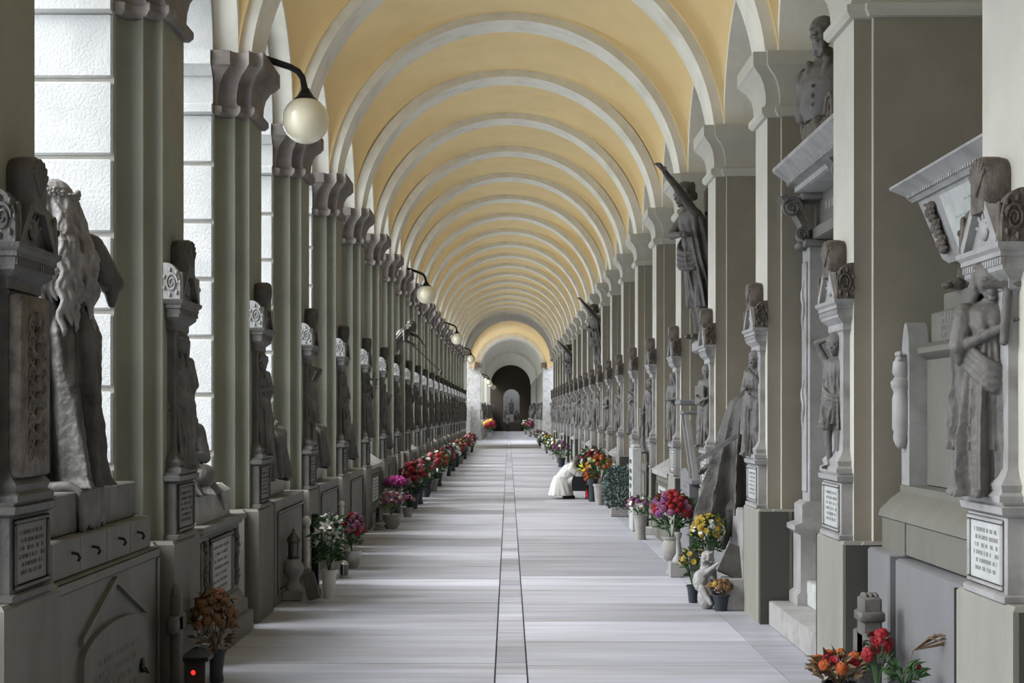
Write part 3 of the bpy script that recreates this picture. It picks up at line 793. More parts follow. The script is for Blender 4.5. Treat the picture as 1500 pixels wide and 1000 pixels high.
def pier_monument(side, k, fig, label, group=None, figscale=.95, stm=None):
    sg = 1 if side == 'right' else -1
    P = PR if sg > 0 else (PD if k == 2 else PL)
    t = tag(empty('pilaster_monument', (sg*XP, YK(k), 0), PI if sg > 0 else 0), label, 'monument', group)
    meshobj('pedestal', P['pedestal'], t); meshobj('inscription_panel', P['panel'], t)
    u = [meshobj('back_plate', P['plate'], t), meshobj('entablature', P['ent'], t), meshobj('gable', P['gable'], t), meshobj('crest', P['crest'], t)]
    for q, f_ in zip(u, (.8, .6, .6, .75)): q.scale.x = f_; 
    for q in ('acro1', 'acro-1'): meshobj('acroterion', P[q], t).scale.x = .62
    if fig == 'relief': meshobj('carved_panel', P['relief'], t)
    else:
        o = meshobj('statue', FIG[fig], t, loc=(.045 if sg > 0 else .03, 0, 1.375), rz=sg*math.radians(FYAW.get((side, k), 38))); o.scale = (figscale*.85, figscale, figscale) if (side, k) != ('right', 2) else (1.0, 1.12, 1.0)
    return t
FYAW = {('right', 2): 74, ('right', 3): 30, ('right', 4): 45}
RIGHT = {
 2: ('girl', 'monument with marble statue of a long-haired girl in a robe, nearest on the right'),
 3: ('raised', 'monument on the right with statue raising both arms over its head'),
 4: ('angel', 'third monument from the camera on the right pilasters, beside the draped shroud'),
 5: ('tablet', 'fourth monument from the camera on the right pilasters, statue below the leaning figure'),
 6: ('hooded', 'fifth monument from the camera on the right pilasters, statue in a bonnet'),
 7: ('child', 'sixth monument from the camera on the right pilasters, tall veiled mother and child'),
 8: ('mourn', 'seventh monument from the camera on the right pilasters, slim hooded statue'),
 9: ('bearded', 'eighth monument from the camera on the right pilasters')}
LEFT = {
 2: ('relief', 'dark carved pilaster monument at the left edge with framed inscription below'),
 3: ('child', 'monument on the left between the long-haired statue and the kneeling veiled woman'),
 4: ('mourn', 'monument on the left pilaster just beyond the kneeling veiled woman'),
 5: ('raised', 'fourth monument from the camera on the left pilasters'),
 6: ('hooded', 'fifth monument from the camera on the left pilasters, cloaked hooded statue'),
 7: ('girl', 'sixth monument from the camera on the left pilasters'),
 8: ('bearded', 'seventh monument from the camera on the left pilasters'),
 9: ('tablet', 'eighth monument from the camera on the left pilasters, near the bronze figure')}
cyc = ['mourn', 'angel', 'tablet', 'raised', 'bearded', 'hooded', 'girl', 'child']
for side, D in (('right', RIGHT), ('left', LEFT)):
    for k in range(2, K1+1):
        if k in D: pier_monument(side, k, *D[k])
        else: pier_monument(side, k, cyc[(k*(3 if side == 'left' else 5)) % 8], 'small grey statue monument on a pilaster far down the %s side of the gallery' % side, 'distant pilaster monuments on the %s' % side)
# ================================================================ TOMBS IN THE BAYS
# frame of each: x out of the wall toward the walk measured from the gallery axis (world), built directly in world axes
def W(o): return o
def mir(b, sg):
    if sg < 0: b.v = [(-x, y, z) for x, y, z in b.v]; b.f = [tuple(reversed(f)) for f in b.f]
    return b
def blk(b, x0, x1, y0, y1, z0, z1, bev=.008, m=0): return b.bbox(x0, x1, y0, y1, z0, z1, bev, m)
def txt(b, xface, y0, y1, z1, dz, rows, h, sd, m=0):
    """inscription rows on a face that looks toward the walk (-x for positive side)"""
    c = MB(); text_rows(c, 0, y0, y1, z1, dz, rows, h, sd, m)
    c.v = [(xface-p[0], p[1], p[2]) for p in c.v]; b.add(c.v, c.f, m)
def frm(b, xf, y0, y1, z0, z1, w=.03, t=.02, m=0):
    c = MB(); frame(c, 0, y0, y1, z0, z1, w, t); b.add([(xf-p[0], p[1], p[2]) for p in c.v], c.f, m)
# ---- left, first bay: long sarcophagus that carries the long haired statue
t = tag(empty('sarcophagus', (-2.5, 7.75, 0)), 'long low dark tomb under the long-haired statue, with arched front panel and hooks', 'tomb')
def L(b, name, mats, par=None, smooth=40):
    mir(b, -1); b.v = [(x+2.5, y-7.75, z) for x, y, z in b.v]; return b.build(name, mats, par or t, smooth)
b = MB(); blk(b, 2.12, 2.95, 6.72, 8.74, 0, .93)
frm(b, 2.12, 6.74, 8.72, .02, .92, .05, .012)
for q in (-1, 1): b.loft([[(x, 7.73, z) for x, z in ((2.12,.86),(2.095,.86),(2.095,.82),(2.12,.82))], [(x, 7.73+q*.62, z) for x, z in ((2.12,.62),(2.095,.62),(2.095,.58),(2.12,.58))]])
L(b, 'chest', [M['tomb_l']])
b = MB(); pts = [(7.1, .08), (8.36, .08), (8.36, .50)]+[(7.73+.63*math.cos(a*PI/12), .50+.13*math.sin(a*PI/12)) for a in range(13)]+[(7.1, .50)]
b.prism(pts, 2.09, 2.12, 'x')
for r in range(4): 
    txt(b, 2.089, 7.25, 8.2, .44-.07*r, .1, 1, .03, r, 1)
L(b, 'arched_panel', [M['tomb_l'], M['ink']])
for y in (7.25, 8.2):
    b = MB(); b.ell((2.08, y, .30), (.012,.035,.045)); b.tube([(2.075,y-.03,.28),(2.05,y,.26),(2.075,y+.03,.28)], .008, 8); L(b, 'handle', [M['iron']])
b = MB(); blk(b, 2.15, 2.95, 6.78, 8.66, .93, 1.12); 
for y in (7.24, 7.72, 8.2): b.box(2.148, 2.152, y-.004, y+.004, .94, 1.11)
L(b, 'frieze_block', [M['tomb_l']])
for y in (7.1, 7.45, 7.95, 8.35):
    b = MB(); b.tube([(2.15,y,1.045),(2.12,y,1.04),(2.11,y,1.02),(2.12,y,1.005)], .008, 8); L(b, 'hook', [M['iron']])
b = MB(); blk(b, 2.22, 2.9, 6.95, 8.58, 1.12, 1.33); L(b, 'top_block', [M['marble']])
b = MB()    # stone drapery running over the edge below the feet
for i in range(9):
    y = 7.42+.035*i; b.tube([(2.5,y,1.345),(2.26,y+.01*i,1.355),(2.205,y+.01*i,1.33),(2.195,y+.012*i,1.12+.02*(i%3)),(2.2,y+.014*i,1.08+.03*(i%4))], [.03,.03,.028,.02,.006], 8)
b = mir(b, -1); b.v = [(x+2.5, y-7.75, z) for x, y, z in b.v]; meshobj('drapery', remeshed(b, M['marble'], .009, 2, (.004,.03), 'drapery'), t)
o = tag(meshobj('statue', FIG['back_girl'], loc=(-2.44, 7.72, 1.345), rz=math.radians(118)), 'marble statue of a girl seen from behind, wavy hair to the waist and flower wreath', 'statue'); o.scale = (1.15, 1.15, 1)
meshobj('hair', HAIR, o)
b = MB(); rr = random.Random(2)
for i in range(19):
    a = 2*PI*i/19; c = (-.008+.074*math.cos(a), .070*math.sin(a), .012*math.sin(3*a))
    for j in range(5):
        q = 2*PI*j/5; b.ell((c[0]+.010*math.cos(q)*math.sin(-a), c[1]+.010*math.cos(q)*math.cos(a), c[2]+.010*math.sin(q)), .0075, 7, 5)
    b.ell((c[0]*1.05, c[1]*1.05, c[2]), .006, 7, 5)
b.v = [tuple(Vector((p[0]+.01, p[1], p[2]+.955))*1.62) for p in b.v]
b.build('flower_wreath', [M['hairstone']], o, 60)
# ---- left, second bay: tomb with the seated veiled woman
t = tag(empty('pedestal_tomb', (-2.5, 10.75, 0)), 'stepped tomb with framed plaque between carved side reliefs, under the kneeling veiled woman', 'tomb')
def L(b, name, mats, par=None, smooth=40):
    mir(b, -1); b.v = [(x+2.5, y-10.75, z) for x, y, z in b.v]; return b.build(name, mats, par or t, smooth)
b = MB(); blk(b, 2.05, 2.9, 9.86, 11.60, 0, .16); blk(b, 2.09, 2.9, 9.9, 11.56, .16, .26)
b.loft([[(2.10+o, y0+o, z), (2.9, y0+o, z), (2.9, y1-o, z), (2.10+o, y1-o, z)] for o, z, y0, y1 in ((0,.26,9.92,11.54),(.02,.28,9.92,11.54),(.025,.30,9.92,11.54),(.05,.34,9.92,11.54))])
L(b, 'base_steps', [M['tomb_l']])
b = MB(); blk(b, 2.15, 2.9, 9.98, 11.5, .34, .86); L(b, 'body', [M['tomb_l']])
b = MB(); b.box(2.135, 2.15, 10.36, 11.1, .37, .80, 0); frm(b, 2.15, 10.33, 11.13, .35, .83, .03, .03, 1); txt(b, 2.134, 10.42, 11.0, .74, .05, 7, .02, 4, 2)
L(b, 'plaque', [M['marble_l'], M['tomb_l'], M['ink']])
for y in (10.16, 11.30):
    b = MB(); b.box(2.14, 2.15, y-.11, y+.11, .38, .82)
    for i in range(5):
        b.cap((2.14, y+.03*math.sin(i*2), .42+.085*i), (2.13, y-.03*math.sin(i*2), .48+.085*i), .03, .02, 8); b.ell((2.13, y+.05*math.cos(i*2.2), .46+.08*i), .022, 8, 5)
    L(b, 'side_relief', [M['carve']])
b = MB(); b.loft([[(2.15-o, 9.98-o, z), (2.9, 9.98-o, z), (2.9, 11.5+o, z), (2.15-o, 11.5+o, z)] for o, z in ((0,.855),(.02,.865),(.025,.885),(.05,.90),(.05,.94))]); L(b, 'cornice', [M['tomb_l']])
b = MB(); b.loft([[(2.2+o, 10.15+o, z), (2.9, 10.15+o, z), (2.9, 11.4-o, z), (2.2+o, 11.4-o, z)] for o, z in ((0,.94),(.03,1.10),(.03,1.13),(.05,1.14))]); L(b, 'upper_block', [M['marble_l']])
b = MB()
for i in range(6): b.tube([(2.5,11.05+.03*i,1.16),(2.24,11.04+.04*i,1.165),(2.19,11.06+.04*i,1.13),(2.185,11.08+.035*i,.99+.02*i)], [.03,.03,.025,.006], 8)
L(b, 'stone_cloth', [M['marble_l']])
o = tag(meshobj('statue', FIG['kneel'], loc=(-2.46, 10.66, 1.14), rz=math.radians(-62)), 'grey statue of a kneeling woman with a hood and folded hands on a stepped tomb', 'statue'); o.scale = (.88,)*3
o.location.z = 1.14
# ---- right, first bay: tall tomb with cross and sarcophagus on lion feet
t = tag(empty('wall_tomb', (2.7, 7.7, 0)), 'tall grey tomb with raised cross, painted inscriptions and casket on lion feet', 'tomb')
def Rr(b, name, mats, par=None, smooth=40):
    c = t.location; b.v = [(x-c.x, y-c.y, z) for x, y, z in b.v]; return b.build(name, mats, par or t, smooth)
b = MB(); blk(b, 2.22, 3.2, 6.70, 8.28, 0, .90, .012); blk(b, 2.19, 3.2, 8.32, 8.80, 0, .92, .012); b.box(2.25, 3.2, 8.27, 8.33, 0, .88); Rr(b, 'base', [M['bluegrey']])
b = MB(); b.loft([[(x, y0, z), (3.2, y0, z), (3.2, y1, z), (x, y1, z)] for x, z, y0, y1 in ((2.28,.92,6.72,8.80),(2.28,1.10,6.72,8.80),(2.26,1.11,6.70,8.82),(2.27,1.15,6.71,8.81),(2.33,1.22,6.74,8.78),(2.38,1.26,6.76,8.76),(2.38,1.30,6.76,8.76))])
b.box(2.272, 2.282, 8.27, 8.32, .92, 1.12, 0); Rr(b, 'moulded_step', [M['tomb_r']])
b = MB(); blk(b, 2.50, 3.2, 6.80, 8.62, 1.30, 2.09); Rr(b, 'body', [M['tomb_r']])
b = MB(); b.bbox(2.475, 2.505, 7.95, 7.985, 1.42, 1.96, .004); b.bbox(2.475, 2.505, 7.84, 8.10, 1.72, 1.76, .004); b.ell((2.48,7.967,1.74), (.02,.045,.045)); Rr(b, 'cross', [M['tomb_r']])
b = MB(); b.loft([[(x, y0, z), (3.2, y0, z), (3.2, y1, z), (x, y1, z)] for x, z, y0, y1 in ((2.50,2.05,6.8,8.62),(2.45,2.09,6.78,8.66),(2.45,2.12,6.78,8.66),(2.49,2.15,6.8,8.62))]); Rr(b, 'string_course', [M['tomb_r']])
b = MB(); blk(b, 2.52, 3.2, 6.85, 8.60, 2.14, 2.33); txt(b, 2.519, 7.2, 8.45, 2.295, .04, 4, .024, 7, 1); Rr(b, 'inscribed_block', [M['tomb_r'], M['ink']])
b = MB(); blk(b, 2.57, 3.2, 6.9, 8.52, 2.33, 2.44); Rr(b, 'top_slab', [M['tomb_r']])
def casket_ring(x, y0, y1, z): return [(x, y0, z), (3.15, y0, z), (3.15, y1, z), (x, y1, z)]
b = MB(); b.loft([casket_ring(2.55, 7.1, 8.35, 2.60), casket_ring(2.52, 7.05, 8.38, 2.63), casket_ring(2.40, 6.9, 8.45, 2.97), casket_ring(2.36, 6.85, 8.50, 2.99)])
Rr(b, 'casket', [M['marble_l']])
b = MB(); v = lambda u, w: (2.517-.115*(w-2.64)/.33, u, w)
for (a, c, w0, w1) in ((7.0, 8.02, 2.655, 2.945),):
    b.loft([[v(a,w0), v(c,w0), v(c+.01,w1), v(a-.01,w1)], [(p[0]-.012,)+p[1:] for p in (v(a,w0), v(c,w0), v(c+.01,w1), v(a-.01,w1))]], m=0)
for i, (w0, n) in enumerate(((2.87, 6), (2.80, 13), (2.72, 9))):
    for j in range(n):
        y = 7.5+(j-n/2)*.065; x = v(0, w0)[0]-.013; b.box(x-.002, x, y, y+.04, w0, w0+.035, 1 if i == 0 else 2)
Rr(b, 'casket_panel', [M['marble_w'], M['ink'], M['ink_grn']])
b = MB()
for i in range(9):
    z = 2.67+.03*i; y = 8.24; x = 2.50-.115*(z-2.64)/.33; b.ell((x, y+.04*math.sin(i*2.1), z), (.03,.05,.03), 8, 5); b.cap((x-.01,y-.06,z),(x-.01,y+.06,z+.02), .018, .01, 6)
Rr(b, 'carved_garland', [M['carve']])
b = MB(); b.loft([casket_ring(2.38, 6.85, 8.50, 2.97), casket_ring(2.36, 6.83, 8.52, 2.99), casket_ring(2.35, 6.83, 8.53, 3.01), casket_ring(2.27, 6.75, 8.60, 3.06), casket_ring(2.27, 6.75, 8.60, 3.075), casket_ring(2.5, 6.95, 8.4, 3.13)])
for i in range(40): b.box(2.34, 2.365, 6.9+.04*i, 6.9+.04*i+.024, 2.992, 3.012)
Rr(b, 'casket_lid', [M['marble_l']])
for y in (7.15, 8.2):
    b = MB(); b.ell((2.64,y,2.50), (.09,.07,.09)); b.ell((2.56,y,2.47), (.07,.055,.035)); 
    for q in (-1,0,1): b.ell((2.50,y+.03*q,2.46), (.03,.014,.02), 8, 5)
    b.tube([(2.68,y+.09,2.45),(2.62,y+.14,2.52),(2.60,y+.10,2.58)], [.03,.04,.01], 8); Rr(b, 'lion_foot', [M['carve']], smooth=60)
b = MB()
b.prism([(8.72+.085*math.cos(a*PI/10), 2.0+.28*math.sin(a*PI/10)) for a in range(11)]+[(8.635,1.30),(8.805,1.30)], 2.40, 2.52, 'x')
Rr(b, 'side_pier', [M['marble_l']])
b = MB(); b.lathe([(.02,.0),(.035,.02),(.05,.06),(.045,.10),(.055,.12),(.055,.30),(.045,.34),(.06,.37),(.065,.40),(.04,.43),(.055,.46),(.05,.52),(.02,.56)], (2.375, 8.72, 1.52), 14)
for q in range(6): b.ell((2.355+.006*(q%3),8.68+.016*q,2.06+.03*(q%2)), .018, 7, 5)
Rr(b, 'torch_relief', [M['marble_l']], smooth=60)
# ---- right, second bay: portal tomb with bust
t = tag(empty('portal_tomb', (2.6, 10.7, 0)), 'grey marble portal tomb on two steps with consoles and dentilled cornice', 'tomb')
b = MB(); blk(b, 2.13, 3.15, 9.95, 11.80, 0, .20); Rr(b, 'lower_step', [M['marble_l']])
b = MB(); blk(b, 2.38, 3.15, 9.98, 11.55, .20, .40); Rr(b, 'upper_step', [M['marble_w']])
for y0 in (9.72, 11.48):
    y1 = y0+.34
    b = MB(); b.loft([[(x+o, y0+o*.6, z), (3.1, y0+o*.6, z), (3.1, y1-o*.6, z), (x+o, y1-o*.6, z)] for x, o, z in ((2.30,0,.2),(2.30,0,.28),(2.30,.03,.31),(2.30,.03,.76),(2.28,.0,.80),(2.28,0,.84),(2.32,.02,.86),(2.32,.02,1.0),(2.34,.04,1.03))])
    Rr(b, 'column_pedestal', [M['marble_l']])
    b = MB(); blk(b, 2.40, 3.0, y0+.04, y1-.04, 1.0, 3.12); b.bbox(2.385, 2.40, y0+.09, y1-.09, 1.1, 2.95, .005)
    for z in (1.6, 2.4): b.tube([(2.383, (y0+y1)/2+.03*math.sin(i*1.3), z+.05*i) for i in range(9)], [.006,.012,.02,.024,.02,.024,.02,.012,.006], 7)
    Rr(b, 'pilaster', [M['marble_l']])
    b = MB(); ym = (y0+y1)/2
    b.loft([[(x, ym-.09, z), (x+.05, ym-.09, z+.02), (x+.05, ym+.09, z+.02), (x, ym+.09, z)] for x, z in ((2.37,3.10),(2.33,3.16),(2.35,3.24),(2.30,3.33),(2.22,3.42),(2.18,3.47))])
    volute(b, (2.27, ym-.095, 3.38), .085, 'y', 0, 0, 2.1, .016); volute(b, (2.35, ym-.095, 3.17), .05, 'y', 0, 0, 2, .012); b.ell((2.36, ym, 3.08), (.05,.08,.04))
    b.bbox(2.36, 3.0, y0, y1, 3.06, 3.12, .01); b.bbox(2.34, 3.0, y0, y1, 3.44, 3.50, .01)
    Rr(b, 'console', [M['marble']], smooth=50)
b = MB(); blk(b, 2.62, 3.15, 10.05, 11.5, .4, 3.1); frm(b, 2.62, 10.1, 11.45, .5, 2.95, .06, .02); frm(b, 2.62, 10.35, 11.2, 1.0, 2.4, .04, .02); Rr(b, 'door_slab', [M['tomb_r']])
b = MB(); blk(b, 2.44, 3.1, 9.74, 11.8, 3.12, 3.22); blk(b, 2.5, 3.1, 9.74, 11.8, 3.22, 3.50, m=0)
c = MB(); c.box(0,.001,0,.001,0,.001); 
for j in range(12): b.box(2.498, 2.502, 10.1+.11*j, 10.1+.11*j+.06, 3.34, 3.40, 1)
Rr(b, 'lintel', [M['tomb_r'], M['ink']])
b = MB(); b.loft([[(x, 9.75-(2.34-x), z), (3.1, 9.75-(2.34-x), z), (3.1, 11.62+(2.34-x), z), (x, 11.62+(2.34-x), z)] for x, z in ((2.34,3.49),(2.31,3.51),(2.31,3.55),(2.26,3.57),(2.26,3.60),(2.20,3.66),(2.16,3.70),(2.16,3.73),(2.3,3.76))])
for i in range(46): b.box(2.245, 2.28, 9.78+.041*i, 9.78+.041*i+.026, 3.572, 3.60)
Rr(b, 'cornice', [M['marble_l']])
b = MB(); 
for q in (-1, 1): volute(b, (2.30, 10.7+q*.42, 3.90), .13, 'x', 0, 0, 2, .03); b.tube([(2.30,10.7+q*.42,3.80),(2.32,10.7+q*.22,3.84),(2.34,10.7+q*.12,4.0)], [.05,.06,.02], 8)
b.bbox(2.22, 2.75, 10.45, 10.95, 3.755, 3.90, .02); Rr(b, 'scroll_crest', [M['carve']], smooth=50)
tag(meshobj('bust', FIG['bust'], loc=(2.37, 10.75, 3.91), rz=math.radians(180+38)), 'stone bust of a bearded bald man in a coat, high above the portal cornice', 'statue')
# ---- right, third bay: shrouded group
t = tag(empty('block_tomb', (2.6, 13.76, 0)), 'pale smooth tomb blocks under the shrouded figure', 'tomb')
b = MB(); blk(b, 2.06, 3.1, 12.7, 13.65, 0, .88, .015); Rr(b, 'near_block', [M['marble_l']])
b = MB(); blk(b, 2.10, 3.1, 13.74, 14.82, 0, .98, .06); Rr(b, 'far_block', [M['bluegrey']])
b = MB(); blk(b, 2.25, 3.1, 12.75, 14.6, .98, 1.04, .02); blk(b, 2.3, 3.1, 14.05, 14.8, 1.04, 1.22, .02); Rr(b, 'top_slab', [M['marble_w']])
t2 = tag(meshobj('shrouded_statue', FIG['shroud'], loc=(2.26, 13.42, 0), rz=PI), 'dark statue under a heavy draped shroud with one hand stretched out', 'statue')
t2.rotation_euler.z = PI; t2.scale = (1, -1, 1)
b = MB(); b.loft([[(x-.0, y, z), (x, y+.05, z), (x-.03, y+.05, z+.03), (x-.03, y, z+.03)] for x, y, z in ((2.06,12.85,1.52),(1.95,13.1,1.42),(1.80,13.42,1.29),(1.78,13.46,1.275))])
tag(b.build('stone_sword', [M['marble']], smooth=30), 'grey stone sword leaning across the dark draped shroud', 'sword')
# gravestone with rounded top beyond it
t = tag(empty('gravestone', (2.3, 14.9, 0)), 'round-shouldered grey gravestone beside the hand of the shrouded statue', 'gravestone')
# ---- right, fourth bay: leaning figure on a stele, with praying stool
t = tag(empty('stele_tomb', (2.7, 16.75, 0)), 'tall narrow stele carrying the leaning figure with the raised arm', 'tomb')
b = MB(); blk(b, 2.2, 3.1, 15.8, 17.7, 0, .5); blk(b, 2.3, 3.1, 15.95, 17.55, .5, 1.0); Rr(b, 'steps', [M['tomb_r']])
b = MB(); blk(b, 2.4, 3.1, 16.1, 17.4, 1.0, 2.45); frm(b, 2.4, 16.2, 17.3, 1.15, 2.3); txt(b, 2.4, 16.3, 17.2, 2.1, .09, 9, .04, 12, 1); Rr(b, 'shaft', [M['marble_l'], M['ink']])
b = MB(); blk(b, 2.22, 3.1, 16.0, 17.5, 2.45, 2.60, .03); Rr(b, 'cap_slab', [M['marble_l']])
tag(meshobj('statue', FIG['leaning'], loc=(2.32, 16.75, 2.60), rz=math.radians(180+12)), 'dark winged statue leaning out over the walk with one arm thrown up', 'statue')
t = tag(empty('prayer_stool', (2.0, 15.3, 0)), 'small stone praying stool jutting out above the gravestones on the right', 'stool')
# ---- generic tombs for the other bays
def generic(kind, side):
    sg = 1 if side == 'right' else -1
    mm = M['tomb_r'] if sg > 0 else M['tomb_l']; t = empty('bay_tomb')
    def G(b, name, mats, smooth=40):
        b.v = [(x-2.6, y, z) for x, y, z in b.v]; mir(b, sg); return b.build(name, mats, t, smooth)
    if kind == 'stele':
        b = MB(); blk(b, 2.08, 3.1, -.95, .95, 0, .42); blk(b, 2.18, 3.1, -.85, .85, .42, .80); G(b, 'steps', [mm])
        b = MB(); blk(b, 2.32, 3.1, -.7, .7, .8, 1.75); frm(b, 2.32, -.6, .6, .9, 1.65); txt(b, 2.32, -.5, .5, 1.5, .09, 7, .04, 3, 1); G(b, 'body', [M['marble_l'], M['ink']])
        b = MB(); b.prism([(-.8, 1.75), (.8, 1.75), (.8, 1.85), (0, 2.15), (-.8, 1.85)], 2.24, 3.1, 'x'); G(b, 'gable', [M['marble_l']])
    elif kind == 'chest':
        b = MB(); blk(b, 2.06, 3.1, -1.0, 1.0, 0, .20); blk(b, 2.12, 3.1, -.92, .92, .2, .85); frm(b, 2.12, -.8, .8, .3, .78); G(b, 'chest', [mm])
        b = MB(); b.loft([[(x, -y, z), (3.1, -y, z), (3.1, y, z), (x, y, z)] for x, y, z in ((2.12,.92,.85),(2.06,.98,.88),(2.06,.98,.94),(2.3,.8,1.10),(2.35,.75,1.12))]); G(b, 'lid', [M['marble_l']])
        b = MB(); b.box(2.10, 2.118, -.45, .45, .36, .72); txt(b, 2.10, -.4, .4, .66, .05, 6, .022, 8, 1); G(b, 'plaque', [M['marble_w'], M['ink']])
    else:
        b = MB(); blk(b, 2.08, 3.1, -.9, .9, 0, .95); frm(b, 2.08, -.8, .8, .1, .85); G(b, 'base', [mm])
        b = MB(); blk(b, 2.25, 3.1, -.7, .7, .95, 1.12); G(b, 'upper_slab', [M['marble_l']])
    return t
gen = {(k, s_): generic(k, s_) for k in ('stele', 'chest', 'block') for s_ in ('left', 'right')}
used = set()
ords = {5: 'third', 6: 'fourth', 7: 'fifth', 8: 'sixth', 9: 'seventh', 4: 'third', 10: 'eighth'}
for side in ('left', 'right'):
    sg = 1 if side == 'right' else -1
    for k in range(0, K1):
        if side == 'left' and k in (2, 3): continue
        if side == 'right' and k in (2, 3, 4, 5): continue
        if k < 2: continue
        if (side, k) in (('right', 11), ('right', 16), ('left', 9)): continue
        kind = ['chest', 'block', 'stele'][(k+(0 if sg > 0 else 2)) % 3]
        if side == 'left' and k == 4: kind = 'block'
        if side == 'left' and kind == 'stele': kind = 'chest' if k % 2 else 'block'
        loc = (sg*2.6, YK(k)+1.5, 0)
        near = k < 10
        lab = ('%s tomb in the %s bay from the camera on the %s' % ({'stele': 'gabled grey', 'chest': 'low lidded grey', 'block': 'plain stepped grey'}[kind], {2:'first',3:'second',4:'third',5:'fourth',6:'fifth',7:'sixth',8:'seventh',9:'eighth'}[k], side)) if near else 'grey marble tomb in a distant bay on the %s side of the gallery' % side
        grp = None if near else 'distant bay tombs on the %s' % side
        dup(gen[(kind, side)], loc, 0, lab, 'tomb', grp)
        if kind == 'block':
            f = ['slumped', 'seated', 'seated_bare'][(k//3) % 3]
            o = meshobj('statue', FIG[f], loc=(sg*2.52, YK(k)+1.5, 1.12 if f == 'slumped' else 1.12+.30), rz=(PI+.5 if sg > 0 else -.5))
            o.scale = (.9,)*3
            tag(o, 'statue of a %s mourner on the %s tomb of the %s side' % ({'slumped':'kneeling hooded','seated':'seated veiled','seated_bare':'seated bareheaded'}[f], {4:'third',5:'fourth',6:'fifth',7:'sixth',8:'seventh',9:'eighth'}.get(k,''), side) if near else 'small grey mourning statue in a distant bay on the %s side' % side, 'statue', None if near else 'distant mourning statues on the %s' % side)
for o in gen.values():
    for ch in list(o.children): bpy.data.objects.remove(ch)
    bpy.data.objects.remove(o)
# remove placeholders that carry nothing yet
for nme in ('gravestone', 'prayer_stool'):
    o = bpy.data.objects.get(nme)
    if o and not o.children: bpy.data.objects.remove(o)
# gravestones leaning before the fourth right pier and lettered stele further on
b = MB(); ring = lambda x, k=1: [(x, 16.2+.42*k*math.cos(a*PI/12), .98+.14*k*math.sin(a*PI/12)) for a in range(13)]+[(x, 15.78, .0), (x, 16.62, .0)]
b.loft([ring(1.98), ring(2.10)]); txt(b, 1.98, 15.95, 16.45, .9, .07, 6, .03, 9, 1)
tag(b.build('gravestone', [M['bluegrey'], M['ink']]), 'round-topped blue-grey gravestone standing below the leaning winged statue', 'gravestone')
b = MB(); c = MB(); c.bbox(1.86, 1.94, 18.0, 18.62, 0, .95, .01); c.bbox(1.86, 1.94, 18.08, 18.54, .95, 1.0, .01)
t = tag(empty('gravestone', (1.88, 21.4, 0)), 'white upright gravestone with six dark lettered lines on the right', 'gravestone')
b = MB(); b.bbox(-.07, .07, -.26, .26, 0, 1.22, .012); b.bbox(-.05, .06, -.2, .2, 1.22, 1.27, .01); b.build('slab', [M['marble_w']], t, 40)
b = MB()
for i, (w_, z) in enumerate(((.32,1.02),(.36,.88),(.36,.77),(.30,.66),(.16,.54),(.16,.42))):
    n = 4 if w_ > .2 else 2
    for j in range(n): b.box(-.073, -.069, -w_/2+j*w_/n, -w_/2+(j+.72)*w_/n, z-.03, z+.03)
b.build('lettering', [M['dplinth']], t)
b = MB(); b.cap((1.86,17.35,1.08),(1.98,17.3,1.05), .03, .03)
t = tag(empty('prayer_stool', (2.10, 15.75, 1.02)), 'stone praying stool with slanted support, jutting from the right pier statue', 'stool')
b = MB(); b.bbox(-.26, .10, -.20, .20, .80, .86, .012); b.bbox(-.22, .08, -.18, .18, .70, .74, .012); b.build('shelf', [M['bluegrey']], t, 40)
for q in (-1, 1):
    b = MB(); b.loft([[(-.20+x, q*.15-.02, .72), (-.15+x, q*.15-.02, .72), (-.15+x, q*.15+.02, .72), (-.20+x, q*.15+.02, .72)] if z else [(-.10, q*.15-.02, .0), (-.04, q*.15-.02, .0), (-.04, q*.15+.02, .0), (-.10, q*.15+.02, .0)] for x, z in ((0, 1), (0, 0))]); b.build('support', [M['marble_l']], t, 40)
b = MB(); b.bbox(-.14, .12, -.24, .24, -.06, .0, .012); b.build('foot_slab', [M['bluegrey']], t, 40)
# further figures that reach out over the walk
for side, k, z, fig, lab in (('right', 11, 2.55, 'leaning', 'distant winged statue reaching up beneath the right springing'), ('right', 16, 2.3, 'leaning', 'smallest winged statue reaching up on the far right')):
    tag(meshobj('statue', FIG[fig], loc=(2.32, YK(k)+1.5, z), rz=math.radians(192)), lab, 'statue')
    tt = tag(empty('stele_tomb', (2.7, YK(k)+1.5, 0)), 'stele under the %s' % lab, 'tomb')
    b = MB(); b.bbox(-.45, .4, -.6, .6, 1.0 if False else .0, z, .02); b.build('shaft', [M['tomb_r']], tt)
# left bronze figure and the plinth it springs from
YF = YK(9)+1.35
tag(meshobj('bronze_statue', FIG['flyer'], loc=(-2.30, YF, 2.10), rz=math.radians(-8)), 'dark bronze winged figure diving out with a long lance on the left', 'statue')
tt = tag(empty('stele_tomb', (-2.6, YF, 0)), 'stele behind the diving bronze figure on the left', 'tomb')
b = MB(); b.bbox(-.4, .22, -.5, .5, 0, 2.75, .02); b.build('shaft', [M['marble_l']], tt)
